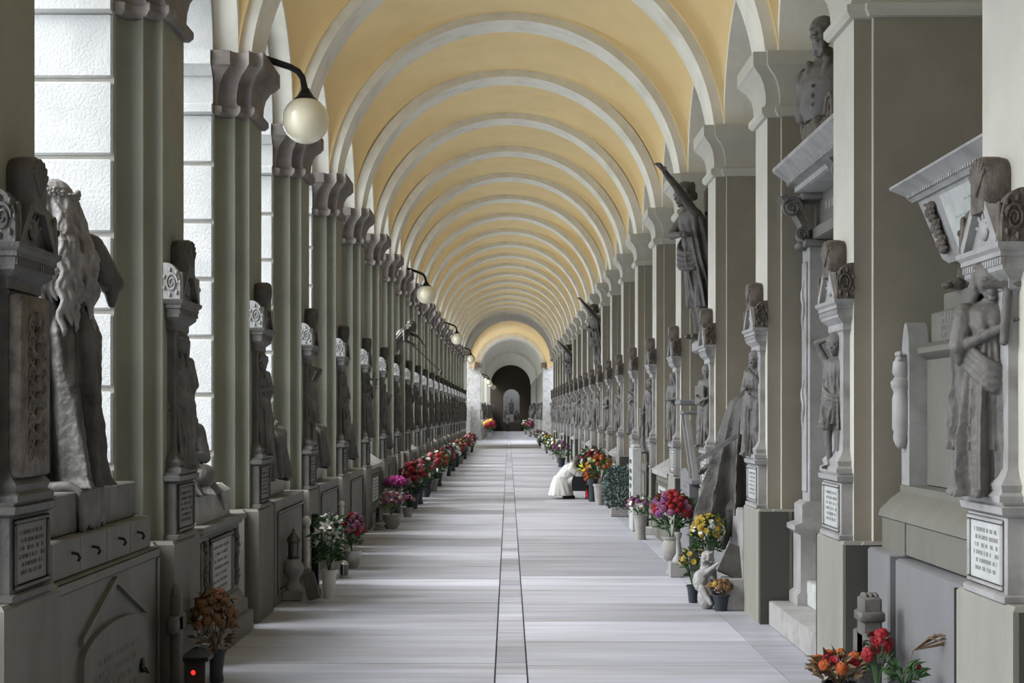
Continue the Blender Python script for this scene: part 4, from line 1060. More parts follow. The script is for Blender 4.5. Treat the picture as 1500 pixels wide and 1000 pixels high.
# second gallery: monuments along both sides, far away
for i, y in enumerate(range(94, 137, 3)):
    for sg in (-1, 1):
        key = cyc[(i*3+sg) % 8]
        o = meshobj('statue', FIG[key], loc=(SH+sg*(2.02 if y < 112 else 1.86), y+1.6, 1.3), rz=PI if sg > 0 else 0); o.scale = (1.25,)*3
        tag(o, 'tiny grey statue along the %s wall beyond the crossing' % ('right' if sg > 0 else 'left'), 'statue', 'statues beyond the crossing on the %s' % ('right' if sg > 0 else 'left'))
        b = MB(); b.bbox(-.22, .22, -.3, .3, 0, 1.3, .02); o2 = b.build('stone_pedestal', [M['marble_l']], loc=(SH+sg*(2.05 if y < 112 else 1.89), y+1.6, 0))
        tag(o2, 'square pedestal of a tiny statue beyond the crossing on the %s' % ('right' if sg > 0 else 'left'), 'pedestal', 'statue pedestals beyond the crossing on the %s' % ('right' if sg > 0 else 'left'))
# group in the end niche
for i, (dx, z, s_, key) in enumerate(((-.52, .9, 1.3, 'mourn'), (.52, .9, 1.2, 'angel'), (0, 1.62, 1.6, 'bearded'))):
    o = meshobj('statue', FIG[key], loc=(.27+dx, 139.75+.1*i, z+.01), rz=-PI/2); o.scale = (s_,)*3
    tag(o, ['left figure of the pale group in the far end arch', 'right figure of the pale group in the far end arch', 'tallest middle figure of the group in the far end arch'][i], 'statue')
b = MB(); b.bbox(-.9, .9, -.5, .8, 0, .9, .03); b.bbox(-.22, .22, -.2, .6, .9, 1.6, .03)
tag(b.build('stone_pedestal', [M['marble_l']], loc=(.27, 139.8, 0)), 'pale stepped base of the sculpture group in the far end arch', 'pedestal')
# ---- lamps on the left piers
def lamp():
    t = empty('wall_lamp')
    b = MB(); b.bbox(.0, .03, -.07, .07, -.12, .10, .01); b.build('wall_plate', [M['iron']], t, 40)
    b = MB(); b.tube([(.02,0,.03),(.12,0,.0),(.36,0,-.08),(.43,0,-.12),(.465,0,-.17),(.48,0,-.24),(.49,0,-.30)], [.026,.03,.028,.028,.027,.027,.034], 12); b.build('arm', [M['iron']], t, 60)
    b = MB(); b.lathe([(.03,-.26),(.045,-.29),(.075,-.335),(.105,-.36),(.105,-.375),(.0,-.375)], (.49,0,0), 24); b.build('collar', [M['iron']], t, 50)
    b = MB(); n = 14; b.lathe([(.2*math.sin(PI*i/n), -.535+.2*math.cos(PI*i/n)) for i in range(1, n+1)], (.49,0,0), 28); g = b.build('globe', [M['globe']], t, 180)
    b = MB(); b.lathe([(.203*math.sin(PI*i/n), -.535+.203*math.cos(PI*i/n)) for i in range(2, 6)], (.49,0,0), 28)
    return t
lp = lamp(); first = True
for k, lab in ((4, 'large milky globe lamp on a black bracket, nearest on the left'), (10, 'second globe lamp from the camera on the left piers'), (16, 'third globe lamp from the camera on the left piers'), (22, 'fourth globe lamp from the camera, just before the crossing')):
    loc = (-2.22, YK(k)+.02, 4.76)
    if first: lp.location = loc; tag(lp, lab, 'lamp'); first = False
    else: dup(lp, loc, 0, lab, 'lamp')
for y, lab in ((99, 'first of the tiny globe lamps beyond the crossing'), (108, 'second of the tiny globe lamps beyond the crossing'), (118, 'third of the tiny globe lamps beyond the crossing')):
    dup(lp, (-1.85 if y < 112 else -1.7, y+.3, 4.4), 0, lab, 'lamp')
# ================================================================ FLOWERS, LANTERNS, PEOPLE
def G(x, y, dx=0):
    Y = EYE*FPX/(y-VY); return ((x-VX)*Y/FPX+dx, Y)
def cmat(name, c, r=.6, v=.3): return mat(name, c, r, v, 30, 0, 10, spec=.25)
C = {n: cmat('petal_'+n, c) for n, c in dict(red=(.24,.010,.017), pink=(.38,.11,.16), magenta=(.27,.025,.15), yellow=(.42,.32,.05), gold=(.36,.25,.04), white=(.78,.78,.75), purple=(.20,.06,.18), orange=(.38,.085,.02), peach=(.34,.13,.085), brown=(.17,.09,.04), mauve=(.28,.10,.19), brightyellow=(.92,.82,.05)).items()}
M['leaf'] = cmat('dark_green_leaf', (.045,.10,.035)); M['leaf_l'] = cmat('light_green_leaf', (.12,.20,.07)); M['ivy'] = cmat('grey_green_ivy', (.10,.15,.13)); M['dry'] = cmat('dry_brown_foliage', (.16,.11,.06))
M['plastic_w'] = mat('white_pot_plastic', (.62,.63,.62), .4, .1, 4, 0); M['plastic_k'] = mat('black_pot_plastic', (.03,.035,.045), .4, .2, 5, 0)
M['plastic_g'] = mat('grey_stone_pot', (.33,.32,.30), .7, .3, 8, .1); M['glass_red'] = mat('red_candle_glass', (.45,.01,.01), .15, .2, 3, 0, emis=((1,.02,.02), .25)); M['glass_k'] = mat('smoked_lantern_glass', (.06,.05,.05), .12, .2, 3, 0, spec=.6)
M['silver'] = mat('dull_steel', (.50,.50,.50), .3, .2, 5, 0, metal=.8)
def rose_me(name, m):
    b = MB(); rr = random.Random(4)
    for ring, (n, r, z, s_) in enumerate(((7, .42, -.05, .36), (6, .26, .16, .32), (4, .10, .30, .24))):
        for i in range(n):
            a = 2*PI*i/n+ring*.5
            b.ell((r*math.cos(a), r*math.sin(a), z), (s_*.55, s_*.9, s_*.8), 7, 5, rot=(0, -.5+.2*ring, a))
    b.ell((0,0,.05), (.38,.38,.36), 8, 5)
    return b.mesh(name, m, 60)
def daisy_me(name, m):
    b = MB()
    for ring in (0, 1):
        for i in range(11):
            a = 2*PI*i/11+ring*.28; c, s_ = math.cos(a), math.sin(a); L = .5-.12*ring; z = .06+.12*ring
            b.add([(.08*c+.05*s_, .08*s_-.05*c, .03), (.08*c-.05*s_, .08*s_+.05*c, .03), (L*c-.09*s_, L*s_+.09*c, z), (L*1.1*c, L*1.1*s_, z+.02), (L*c+.09*s_, L*s_-.09*c, z)], [(0,1,2,3,4)])
    b.ell((0,0,.08), (.15,.15,.09), 8, 4)
    return b.mesh(name, m, 60)
def lily_me(name, m):
    b = MB()
    for i in range(6):
        a = PI*i/3; c, s_ = math.cos(a), math.sin(a); v = []
        for j in range(5):
            t = j/4; r = .08+.42*t*t+.1*t; z = -.3+.6*t-.15*t*t; w = .04+.13*math.sin(PI*min(t*1.0, .95))
            v += [(r*c-w*s_, r*s_+w*c, z+.03), (r*c+w*s_, r*s_-w*c, z+.03), (r*c, r*s_, z)]
        f = []
        for j in range(4): f += [(3*j, 3*j+2, 3*j+5, 3*j+3), (3*j+2, 3*j+1, 3*j+4, 3*j+5)]
        b.add(v, f)
    b.cap((0,0,-.3), (0,0,.2), .03, .03, 6)
    return b.mesh(name, m, 60)
BL = {}
for n, m in C.items(): BL['rose_'+n] = rose_me('flower', m); BL['daisy_'+n] = daisy_me('flower', m)
BL['lily_white'] = lily_me('flower', C['white'])
def foliage(b, c, r, h, n, L, seed, stems=True, base=None, wide=.35):
    rr = random.Random(seed)
    for i in range(n):
        a = rr.uniform(0, 2*PI); u = rr.random()**.5; z = rr.uniform(-1, 1)
        p = Vector((c[0]+r*u*math.cos(a)*math.sqrt(max(0,1-z*z*.7)), c[1]+r*u*math.sin(a)*math.sqrt(max(0,1-z*z*.7)), c[2]+h*z))
        d = Vector((math.cos(a)*u+.2*rr.uniform(-1,1), math.sin(a)*u+.2*rr.uniform(-1,1), rr.uniform(-.3,1.0))).normalized()
        s_ = d.cross(Vector((rr.uniform(-1,1), rr.uniform(-1,1), .4))).normalized(); l = L*rr.uniform(.7, 1.3); w = l*wide
        up = s_.cross(d)*l*.12
        b.add([p, p+d*l*.4+s_*w*.5+up, p+d*l-up, p+d*l*.4-s_*w*.5+up, p+d*l*.45], [(0,1,4),(1,2,4),(2,3,4),(3,0,4)])
    if stems and base is not None:
        for i in range(9):
            a = rr.uniform(0, 2*PI); b.tube([base, (c[0]+.3*r*math.cos(a), c[1]+.3*r*math.sin(a), (base[2]+c[2])/2), (c[0]+.7*r*math.cos(a), c[1]+.7*r*math.sin(a), c[2])], .004, 5)
POTS = {
 'cone': lambda b, r, h: b.lathe([(r*.68,0),(r*.95,h*.9),(r*1.08,h*.9),(r*1.08,h),(r*.93,h),(r*.9,h*.85),(0.001,h*.85)], n=20),
 'urn': lambda b, r, h: b.lathe([(r*.6,0),(r*.62,h*.06),(r*.3,h*.14),(r*.28,h*.25),(r*.7,h*.38),(r*1.0,h*.62),(r*.92,h*.82),(r*.75,h*.9),(r*.95,h*.97),(r*.95,h),(r*.7,h),(.001,h*.9)], n=22),
 'tall': lambda b, r, h: b.lathe([(r*.75,0),(r*.8,h*.05),(r*.7,h*.3),(r*.85,h*.8),(r*1.0,h),(r*.85,h),(.001,h*.9)], n=20),
 'bowl': lambda b, r, h: b.lathe([(r*.5,0),(r*.8,h*.3),(r*1.0,h*.8),(r*1.05,h),(r*.9,h),(.001,h*.8)], n=22),
 'box': lambda b, r, h: b.bbox(-r, r, -r*.7, r*.7, 0, h, .008)}
def bouquet(name, label, loc, pot, r, h, pm, fr, fh, fz, leaf, blooms, nb, bs, seed, cat='flowers', group=None, nleaf=90, ll=.07, holes=False, stand=0):
    """pot with foliage and separate flowers; blooms: list of mesh keys"""
    t = tag(empty(name, (loc[0], loc[1], loc[2] if len(loc) > 2 else 0), seed*.7), label, cat, group)
    b = MB(); POTS[pot](b, r, h); b.build('pot', [M[pm]], t, 40)
    b = MB(); foliage(b, (0,0,fz), fr, fh, nleaf, ll, seed, True, (0,0,h*.85)); b.build('foliage', [M[leaf]], t)
    rr = random.Random(seed+50)
    for i in range(nb):
        g = (i+.5)/nb; z = 1-1.25*g; a = i*2.39996+rr.uniform(-.2,.2); q = math.sqrt(max(0, 1-z*z))
        p = Vector((fr*q*math.cos(a), fr*q*math.sin(a), fz+fh*z+ll*.3))
        o = meshobj('flower', BL[blooms[rr.randrange(len(blooms))]], t, p); s_ = bs*rr.uniform(.8, 1.2); o.scale = (s_,)*3
        o.rotation_euler = (0, math.acos(max(-1, min(1, z*.8+.15))), a)
    return t
def lantern(label, loc, r=.05, h=.18, m='glass_k', metal='silver', group=None):
    t = tag(empty('grave_lantern', (loc[0], loc[1], loc[2] if len(loc) > 2 else 0)), label, 'lantern', group)
    b = MB(); b.lathe([(r*1.1,0),(r*1.15,h*.1),(r*.9,h*.14),(.001,h*.14)], n=16); b.build('base', [M[metal]], t, 40)
    b = MB(); b.lathe([(r*.82,h*.14),(r*.88,h*.4),(r*.82,h*.70)], n=16); b.build('glass', [M[m]], t, 60)
    b = MB(); b.lathe([(r*1.0,h*.70),(r*1.05,h*.74),(r*.6,h*.88),(r*.2,h*.92),(r*.12,h*1.0),(.001,h*1.02)], n=16)
    for q in range(4): b.cap((r*.95*math.cos(q*PI/2), r*.95*math.sin(q*PI/2), h*.1), (r*.95*math.cos(q*PI/2), r*.95*math.sin(q*PI/2), h*.72), .004, n=6)
    b.build('cap', [M[metal]], t, 40)
    return t
# ------- left, near
x0 = -1.90
bouquet('dried_bouquet', 'bouquet of faded peach and brown dried flowers in a black pot, left foreground', (-1.90, 9.30), 'tall', .08, .20, 'plastic_k', .135, .17, .40, 'dry', ['rose_peach','rose_brown','daisy_brown','rose_brown'], 42, .052, 3, nleaf=160, ll=.06)
t = tag(empty('grave_lantern', (-1.94, 8.98, .0)), 'black square lantern with a glowing red light, bottom left', 'lantern')
b = MB(); b.bbox(-.075,.075,-.075,.075,0,.05,.006); b.build('base', [M['iron']], t)
b = MB(); b.bbox(-.065,.065,-.065,.065,.05,.20,.004); b.build('glass', [M['glass_k']], t)
b = MB(); b.ell((-.01,-.066,.13), (.014,.006,.015)); b.build('red_light', [mat('red_light', (.5,.01,.01), .3, .1, 3, 0, emis=((1,.03,.02), 1.5))], t, 60)
b = MB(); b.loft([[(-q,-q,z),(q,-q,z),(q,q,z),(-q,q,z)] for q, z in ((.085,.20),(.085,.225),(.03,.27),(.001,.28))]); b.build('roof', [M['iron']], t)
t = tag(empty('stone_cross', (-2.0, 8.68, 0)), 'small dark grave cross behind the peach dried bouquet', 'cross')
b = MB(); b.bbox(-.03,.03,-.05,.05,0,.66,.01); b.bbox(-.03,.03,-.15,.15,.42,.52,.012); b.ell((0,0,.66),(.03,.06,.05)); b.build('shaft', [M['marble_d']], t, 50)
b = MB(); b.bbox(-.07,.07,-.11,.11,-.0,.08,.01); b.build('foot', [M['marble_d']], t, 50)
# left group by the fourth pier
def at(x, y): return G(x, y)
t = tag(empty('stone_lamp', (*at(430, 878), 0)), 'stone baluster grave lamp with metal lantern on a square foot, left side', 'lantern')
b = MB(); b.bbox(-.10,.10,-.10,.10,0,.09,.008); b.build('foot', [M['marble_l']], t, 40)
b = MB(); b.lathe([(.075,.09),(.08,.12),(.055,.16),(.05,.20),(.085,.25),(.10,.29),(.10,.32),(.06,.36),(.05,.38)], n=20); b.build('baluster', [M['marble_l']], t, 50)
b = MB(); b.lathe([(.055,.38),(.062,.40),(.05,.41),(.052,.53),(.065,.54),(.06,.57),(.03,.61),(.012,.63),(.015,.65),(.001,.67)], n=18); b.build('lantern', [M['bronze']], t, 50)
t = tag(empty('dark_cross', (*at(462, 872), 0)), 'black iron grave cross behind the white pot on the left', 'cross')
b = MB(); b.bbox(-.035,.035,-.035,.035,0,.78,.006); b.bbox(-.045,.045,-.045,.045,.60,.68,.006); b.bbox(-.05,.05,-.05,.05,0,.06,.006); b.build('post', [M['iron']], t)
t = tag(empty('candle', (*at(449, 868), 0)), 'white candle with round top beside the black iron cross on the left', 'candle')
b = MB(); b.lathe([(.03,.0),(.03,.60),(.02,.63),(.04,.66),(.045,.70),(.02,.74),(.001,.745)], n=14); b.build('stick', [M['plastic_w']], t, 50)
b = MB(); b.bbox(-.06,.06,-.06,.06,0,.25,.01); b.build('socket', [M['marble_w']], t)
b = MB(); Mx = Matrix.Rotation(.35, 4, 'Y'); b.bbox(-.055,.055,-.03,.03,.01,.26,.006, M=Matrix.Rotation(-.28, 4, 'Y'))
tag(b.build('memorial_plaque', [M['marble_m']], loc=(*at(462, 882), 0.02), rz=0), 'brown-grey plaque leaning against the white pot on the left', 'plaque')
bouquet('lily_bouquet', 'white lilies with tall green leaves in a white pot, left side', at(482, 876), 'cone', .075, .27, 'plastic_w', .12, .20, .55, 'leaf', ['lily_white'], 9, .11, 5, nleaf=150, ll=.10)
lantern('small chrome grave lantern in front of the white pot of lilies', at(504, 846), .045, .20, 'glass_k', 'silver')
bouquet('carnation_bouquet', 'red and pink carnations in a round silver vase beside the white lilies', at(516, 832), 'bowl', .10, .20, 'silver', .13, .17, .42, 'leaf', ['rose_red','rose_pink','rose_red','rose_mauve'], 26, .055, 6)
b = MB(); b.lathe([(.03,0),(.03,.62),(.02,.64),(.04,.67),(.03,.70),(.001,.71)], n=12); tag(b.build('candle', [M['plastic_w']], None, 50, (*at(500, 822), 0)), 'thin tall white candle behind the lilies on the left', 'candle')
lantern('pointed dark lantern on the left beside the white and pink flowers', (*at(556, 776), .12), .05, .26, 'glass_k', 'bronze')
b = MB(); b.lathe([(.09,0),(.09,.03),(.05,.05),(.09,.09),(.06,.12),(.001,.12)], n=18); tag(b.build('stone_stand', [M['marble_l']], None, 50, (*at(556, 776), 0)), 'round stone stand under the pointed dark lantern on the left', 'stand')
bouquet('flower_bowl', 'white and pink flowers in a grey stone bowl, left side', at(573, 774), 'bowl', .16, .22, 'plastic_g', .17, .13, .40, 'leaf_l', ['daisy_white','rose_pink','daisy_white','rose_mauve'], 34, .06, 7)
bouquet('magenta_bouquet', 'bright magenta flowers on the left behind the white and pink bowl', at(580, 764), 'tall', .10, .40, 'plastic_k', .18, .09, .60, 'leaf', ['rose_magenta'], 34, .07, 8)
bouquet('carnation_pot', 'low pot of pale pink flowers at the edge of the left group', at(597, 757), 'cone', .09, .16, 'plastic_g', .12, .08, .26, 'leaf', ['rose_pink','rose_mauve'], 10, .07, 9)
spec = [(604,745,'red'),(612,738,'red'),(624,728,'pink'),(634,719,'red'),(641,712,'orange'),(648,704,'red'),(655,697,'mauve'),(662,690,'white'),(668,684,'red'),(674,679,'gold'),(680,672,'red'),(685,667,'pink'),(690,662,'red')]
lab = {'red':'dark red','pink':'pale pink','orange':'orange','mauve':'mauve','white':'white','gold':'golden','yellow':'yellow'}
for i, (x, y, c) in enumerate(spec):
    X, Y = at(x, y)
    near = i < 5
    k2 = ['rose_'+c, 'rose_'+c, 'daisy_white' if i % 3 else 'rose_pink']
    L_ = ['%s flowers in a dark pot, %s in the row along the left tombs' % (lab[c], w_) for w_ in ('first','second','third','fourth','fifth')]
    bouquet('flower_pot', L_[i] if near else 'small %s bouquet far along the left tombs' % lab[c], (X, Y), ['cone','tall','bowl'][i%3], .13, .28+.04*(i%3), ['plastic_g','plastic_k','plastic_w'][i%3] if i%2 else 'plastic_k', .24, .24, .55, 'leaf', k2, 14, .10, 20+i, group=None if near else 'small %s bouquets far along the left' % lab[c], nleaf=90, ll=.12)
bouquet('flower_pot', 'red and yellow flowers beyond the crossing on the left', (-1.25, 95), 'cone', .18, .45, 'plastic_g', .32, .3, .9, 'leaf', ['rose_red','rose_yellow'], 14, .3, 40, ll=.2)
# ------- right
X, Y = 1.865, 12.66
bouquet('dried_flower_pot', 'small dark blue pot of dried orange-brown flowers on the right floor', (X, Y), 'cone', .075, .145, 'plastic_k', .10, .05, .20, 'dry', ['daisy_brown','rose_brown','daisy_gold'], 20, .05, 41, nleaf=60, ll=.05)
b = MB(); b.ell((0,0,.10),(.085,.09,.11)); b.ell((-.05,.05,.24),(.07,.08,.10)); b.ell((0,.03,.34),(.06,.06,.07)); b.cap((-.05,-.05,.18),(.02,-.12,.06),.035,.02)
for q in (-1,1): b.cap((.0,q*.06,.33),(.08,q*.15,.42),.03,.01); b.cap((.03,.02,.30),(.10,.02*q,.20),.025,.015)
head(b, (0,.02,.44), .9, PI+.5, .1, 'curl', 8)
me = remeshed(b, M['marble_l'], .006, 1, (.012,.03), 'angel_statuette')
tag(meshobj('angel_statuette', me, loc=(1.76, 12.80, .0)), 'white little angel statuette on the floor beside the dried flower pot', 'statuette')
bouquet('chrysanthemum_bouquet', 'big bouquet of yellow chrysanthemums with white daisies in a pale vase, right side', (1.81, 13.06), 'urn', .08, .38, 'marble_l', .15, .15, .64, 'leaf', ['daisy_yellow','rose_gold','daisy_yellow','daisy_white'], 60, .05, 42, nleaf=220, ll=.07)
bouquet('chrysanthemum_pot', 'lower bunch of small yellow flowers left of the large chrysanthemums', (1.69, 13.2), 'cone', .06, .16, 'plastic_k', .12, .12, .36, 'leaf', ['daisy_gold','daisy_yellow'], 18, .05, 43, nleaf=130, ll=.06)
b = MB(); b.bbox(-.13,.13,-.015,.015,0,.30,.006, M=Matrix.Rotation(-.5, 4, 'X') @ Matrix.Rotation(.45, 4, 'Y')); 
tag(b.build('memorial_plaque', [M['dark']], loc=(1.96, 12.74, .29)), 'tilted dark plaque behind the dried flower pot on the right', 'plaque')
b = MB(); b.bbox(-.09,.09,-.12,.12,0,.28,.01); tag(b.build('stone_block', [M['marble_l']], loc=(1.98, 12.76, 0)), 'stone block under the tilted dark plaque on the right', 'block')
bouquet('rose_bouquet', 'red roses and purple flowers in a grey stone urn, right side', (1.765, 15.6), 'urn', .11, .40, 'plastic_g', .20, .19, .66, 'leaf', ['rose_red','rose_mauve','rose_red','rose_mauve','rose_purple','rose_red'], 52, .068, 44, nleaf=150, ll=.10)
t = tag(empty('stone_candlestick', (1.80, 15.3, 0)), 'white stone candle stand with square foot beside the red rose urn', 'candlestick')
b = MB(); b.bbox(-.10,.10,-.10,.10,0,.16,.01); b.build('foot', [M['marble_l']], t); b = MB(); b.lathe([(.07,.16),(.05,.20),(.025,.24),(.02,.42),(.04,.44),(.04,.47),(.001,.47)], n=14); b.build('stem', [M['marble_l']], t, 50)
bouquet('flower_box', 'small mixed flowers in a grey stone vase below the lettered gravestone', (*at(938, 790),), 'tall', .10, .34, 'plastic_g', .17, .11, .46, 'leaf', ['rose_mauve','daisy_white','rose_purple','rose_pink'], 20, .06, 45)
bouquet('flower_cup', 'tiny green plant in a steel cup in front of the mixed flower vase', (*at(937, 777),), 'cone', .07, .16, 'silver', .10, .06, .22, 'leaf_l', ['daisy_gold'], 5, .04, 46, nleaf=70, ll=.05)
b = MB(); b.bbox(-.10,.10,-.12,.12,0,.10,.008); tag(b.build('stone_block', [M['marble_w']], loc=(*at(946, 782), 0)), 'small white block beside the steel cup with the green plant', 'block')
t = tag(empty('ivy_bush', (*at(906, 756), 0)), 'dense grey-green ivy bush in a square pot on the right floor', 'plant')
b = MB(); b.bbox(-.14,.14,-.14,.14,0,.16,.01); b.build('pot', [M['plastic_g']], t)
b = MB(); foliage(b, (0,0,.46), .25, .34, 1100, .06, 47, False, wide=.7); b.build('foliage', [M['ivy']], t)
bouquet('mixed_bouquet', 'tall red and pink flowers in a dark vase right of the crouching person', (1.66, 28.3), 'tall', .11, .45, 'plastic_k', .24, .20, .78, 'leaf', ['rose_red','rose_pink','rose_red','daisy_white'], 40, .075, 48, nleaf=150, ll=.12)
bouquet('orange_bouquet', 'orange and yellow flowers just left of the ivy bush', (1.72, 27.2), 'cone', .12, .40, 'plastic_g', .24, .18, .72, 'leaf', ['rose_orange','daisy_gold','daisy_yellow'], 30, .075, 49, nleaf=120, ll=.10)
bouquet('red_bouquet', 'low red flowers on the floor directly before the crouching person', (*at(866, 731),), 'cone', .10, .25, 'plastic_k', .15, .16, .42, 'leaf', ['rose_red','rose_orange'], 22, .07, 50)
lantern('red glass grave lantern on the floor beside the crouching person', (*at(861, 731),), .05, .32, 'glass_red', 'bronze')
spec = [(828,678,'gold'),(832,684,'purple'),(822,673,'white'),(816,668,'gold'),(812,664,'yellow'),(808,660,'mauve'),(804,657,'white'),(800,653,'pink'),(797,650,'red')]
for i, (x, y, c) in enumerate(spec):
    X, Y = at(x, y); X = min(X-.05, 1.70)
    lc = {'gold':'golden','purple':'purple','white':'white','yellow':'yellow','mauve':'mauve','pink':'pale pink','red':'red'}[c]
    bouquet('flower_pot', 'small %s bouquet far along the right tombs' % lc, (X, Y), ['cone','tall','bowl'][i%3], .14, .3, ['plastic_g','plastic_k','marble_l'][i%3], .26, .22, .55, 'leaf', ['rose_'+c,'daisy_white'], 13, .10, 60+i, group='small %s bouquets far along the right' % lc, nleaf=80, ll=.13)
for i, (x, y, c) in enumerate(((781,638,'red'),(786,640,'pink'),(776,636,'white'))):
    bouquet('flower_pot', 'tiny %s bouquet beyond the crossing on the right' % {'red':'red','pink':'pink','white':'white'}[c], (min(at(x,y)[0]-.35, 1.55), at(x,y)[1]), 'cone', .15, .4, 'plastic_g', .25, .3, .8, 'leaf', ['rose_'+c], 9, .2, 80+i, ll=.2)
# bottom right corner
Xc, Yc = 1.93, 8.05
t = tag(empty('marble_cross', (2.04, 8.15, 0)), 'squat marble grave cross in the bottom right corner', 'cross')
b = MB(); b.bbox(-.055,.055,-.07,.07,0,.70,.012); b.bbox(-.055,.055,-.17,.17,.34,.50,.012); b.build('shaft', [M['marble_m']], t, 40)
b = MB(); b.bbox(-.07,.07,-.085,.085,.56,.62,.01)
for q in range(3): b.ell((-.03+.03*q, -.0, .705), (.02,.05,.018), 8, 5)
b.build('crown', [M['marble_m']], t, 50)
X_, Y_ = 1.80, 8.2
bouquet('poinsettia', 'red and brown withered poinsettia at the bottom, left of the marble cross', (1.86, 8.12), 'cone', .09, .22, 'plastic_k', .14, .07, .29, 'dry', ['daisy_red','rose_orange','daisy_brown','daisy_red'], 18, .055, 52, nleaf=120, ll=.08)
bouquet('poinsettia', 'bright red flowers on tall stems in front of the marble cross', (2.0, 7.82), 'tall', .05, .26, 'plastic_w', .07, .10, .43, 'leaf', ['daisy_red','rose_red'], 8, .06, 53, nleaf=40, ll=.05)
t = bouquet('palm_pot', 'black bowl with low dark leaves and a dry palm twig, bottom right', (2.02, 7.38, .26), 'bowl', .075, .09, 'plastic_k', .09, .04, .14, 'leaf', ['rose_red'], 1, .03, 54, nleaf=60, ll=.06, cat='plant')
b = MB()
for i in range(7): b.tube([(0,0,.10),(.05,-.0,.26),(.12+.03*i,-.04,.33+.02*math.sin(i)),(.20+.03*i,-.08-.01*i,.31+.012*i)], [.003,.003,.007,.001], 5)
b.build('palm_twig', [M['dry']], t); t.rotation_euler.z = 0
b = MB(); b.bbox(-.09,.09,-.1,.1,0,.26,.01); tag(b.build('stone_block', [M['marble_m']], loc=(2.02, 7.38, 0)), 'low stone block under the black bowl with the palm twig', 'block')

# ------- people
skin = mat('skin', (.62,.40,.30), .6, .1, 10, 0); coat = mat('white_coat_cloth', (.74,.74,.72), .85, .08, 20, .2, 90); hairm = mat('dark_brown_hair', (.035,.022,.018), .5, .3, 60, .3, 90)
blackc = mat('black_cloth', (.02,.02,.025), .7, .3, 20, .1); shoe = mat('black_leather', (.015,.015,.015), .35, .2, 10, 0)
t = tag(empty('person', (1.12, 29.3, 0), 0), 'person in a white coat crouching by the graves with yellow flowers and a black bag', 'person')
b = MB()     # body: facing +x
b.cap((-.02,0,.36), (.10,0,.52), .14, .13); b.cap((.10,0,.52), (.20,0,.66), .12, .07); b.cap((.20,0,.66), (.28,0,.72), .05, .05)
for q in (-1, 1):
    b.cap((-.05,q*.09,.30), (.28,q*.13,.40), .085, .06); b.cap((.28,q*.13,.40), (.06,q*.11,.09), .058, .038); b.cap((.05,q*.11,.05), (.20,q*.12,.03), .036, .03)
    b.cap((.16,q*.15,.62), (.32,q*.17,.46), .048, .038); b.cap((.32,q*.17,.46), (.48,q*.06,.50), .036, .024); hand(b, (.48,q*.06,.50), (.8,-q*.1,.1), 1.0, .5, -q)
head(b, (.345,0,.745), 1.62, -.2, .75, 'none', 1)
meshobj('body', remeshed(b, skin, .008, 2, 0, 'body'), t)
b = MB()     # long coat over back, arms and thighs
b.cap((-.03,0,.34), (.10,0,.54), .185, .165); b.cap((.10,0,.54), (.19,0,.655), .155, .09)
for q in (-1, 1):
    b.cap((.15,q*.16,.62), (.32,q*.18,.46), .065, .055); b.cap((.32,q*.18,.46), (.46,q*.07,.50), .052, .042); b.cap((-.06,q*.08,.28), (.18,q*.12,.36), .12, .09)
robe(b, [(.46,-.03,0,.17,.20,.03),(.28,-.05,0,.22,.25,.06),(.10,-.06,0,.25,.28,.10),(.07,-.06,0,.255,.285,.11)], n=60, folds=8, seed=3)
b.cap((.17,-.05,.68), (.17,.05,.68), .06, .06)
meshobj('coat', remeshed(b, coat, .010, 2, (.008,.05), 'coat'), t)
b = MB(); b.ell((.335,0,.785), (.115,.10,.105)); b.ell((.29,0,.72), (.09,.095,.10)); 
for i in range(8): b.cap((.28,-.07+.02*i,.78), (.36+.01*(i%3),-.08+.023*i,.64), .03, .012)
meshobj('hair', remeshed(b, hairm, .009, 1, (.008,.02), 'hair'), t)
for q in (-1, 1):
    b = MB(); b.cap((.02,q*.11,.035), (.19,q*.12,.03), .042, .038); b.box(-.02,.23,q*.115-.035,q*.115+.035,0,.014); b.box(-.02,.03,q*.115-.03,q*.115+.03,0,.05); b.build('shoe', [shoe], t, 50)
t = tag(empty('handbag', (1.42, 29.0, .17)), 'black handbag held at the side of the crouching person', 'bag')
b = MB(); b.loft([[(-w_,-.05,z),(w_,-.05,z),(w_,.05,z),(-w_,.05,z)] for w_, z in ((.13,0),(.15,.04),(.15,.20),(.12,.29))]); b.build('bag_body', [blackc], t, 50)
b = MB(); b.tube([(-.10,0,.28),(-.07,0,.38),(.0,0,.42),(.07,0,.38),(.10,0,.28)], .008, 7); b.build('handle', [blackc], t, 60)
t = tag(empty('held_bouquet', (1.55, 29.22, .52)), 'bunch of bright yellow flowers in the hands of the crouching person', 'flowers')
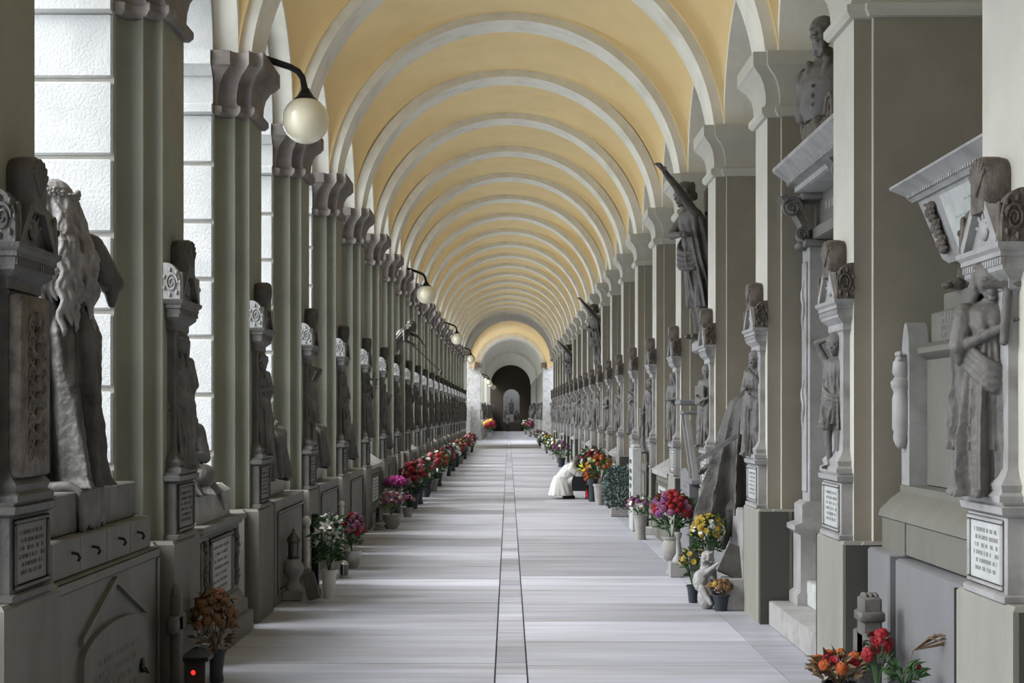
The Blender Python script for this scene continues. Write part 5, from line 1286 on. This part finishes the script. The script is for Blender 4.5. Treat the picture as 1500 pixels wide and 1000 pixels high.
for i in range(12):
    a = i*2.4; q = .028*math.sqrt(i); o = meshobj('flower', BL['rose_brightyellow'], t, (q*math.cos(a)-.02, q*math.sin(a)-.03, .13+.06*math.cos(i*1.7)-.3*q)); o.scale = (.085,)*3
b = MB(); foliage(b, (.03,0,.02), .08, .08, 60, .08, 90, True, (.12,0,-.12)); b.build('stems', [M['leaf_l']], t)
# far standing person
t = tag(empty('person', (-.12, 133.0, 0), -PI/2+.4), 'tiny person in dark clothes standing at the far end of the walk', 'person')
b = MB()
for q in (-1, 1):
    b.cap((0,q*.09,.80), (.02*q,q*.10,.45), .085, .06); b.cap((.02*q,q*.10,.45), (.03*q,q*.10,.06), .058, .038); b.cap((0,q*.10,.04), (.14,q*.12,.03), .04, .03)
    b.cap((0,q*.18,1.27), (.03,q*.23,1.0), .05, .04); b.cap((.03,q*.23,1.0), (.16,q*.10,.92), .038, .028); hand(b, (.16,q*.10,.92), (1,-q*.3,0), 1, .5, -q)
b.cap((0,0,.85), (0,0,1.1), .15, .14); b.cap((0,0,1.1), (0,0,1.30), .15, .12); b.cap((0,0,1.3), (.01,0,1.42), .06, .05)
head(b, (.02,0,1.50), 1.5, 0, .1, 'none', 2)
meshobj('body', remeshed(b, skin, .012, 2, 0, 'body'), t)
b = MB(); b.cap((0,0,.82), (0,0,1.1), .17, .165); b.cap((0,0,1.1), (0,0,1.30), .17, .13)
for q in (-1, 1): b.cap((0,q*.18,1.27), (.03,q*.23,1.0), .065, .055); b.cap((.03,q*.23,1.0), (.14,q*.11,.93), .05, .04)
meshobj('jacket', remeshed(b, cmat('grey_jacket', (.16,.15,.14)), .014, 2, 0, 'jacket'), t)
b = MB()
for q in (-1, 1): b.cap((0,q*.09,.82), (.02*q,q*.10,.45), .10, .075); b.cap((.02*q,q*.10,.45), (.03*q,q*.10,.08), .07, .055)
meshobj('trousers', remeshed(b, blackc, .014, 2, 0, 'trousers'), t)
b = MB(); b.ell((0,0,1.55), (.10,.09,.09)); b.ell((-.04,0,1.49), (.07,.085,.09)); b.build('hair', [hairm], t, 60)
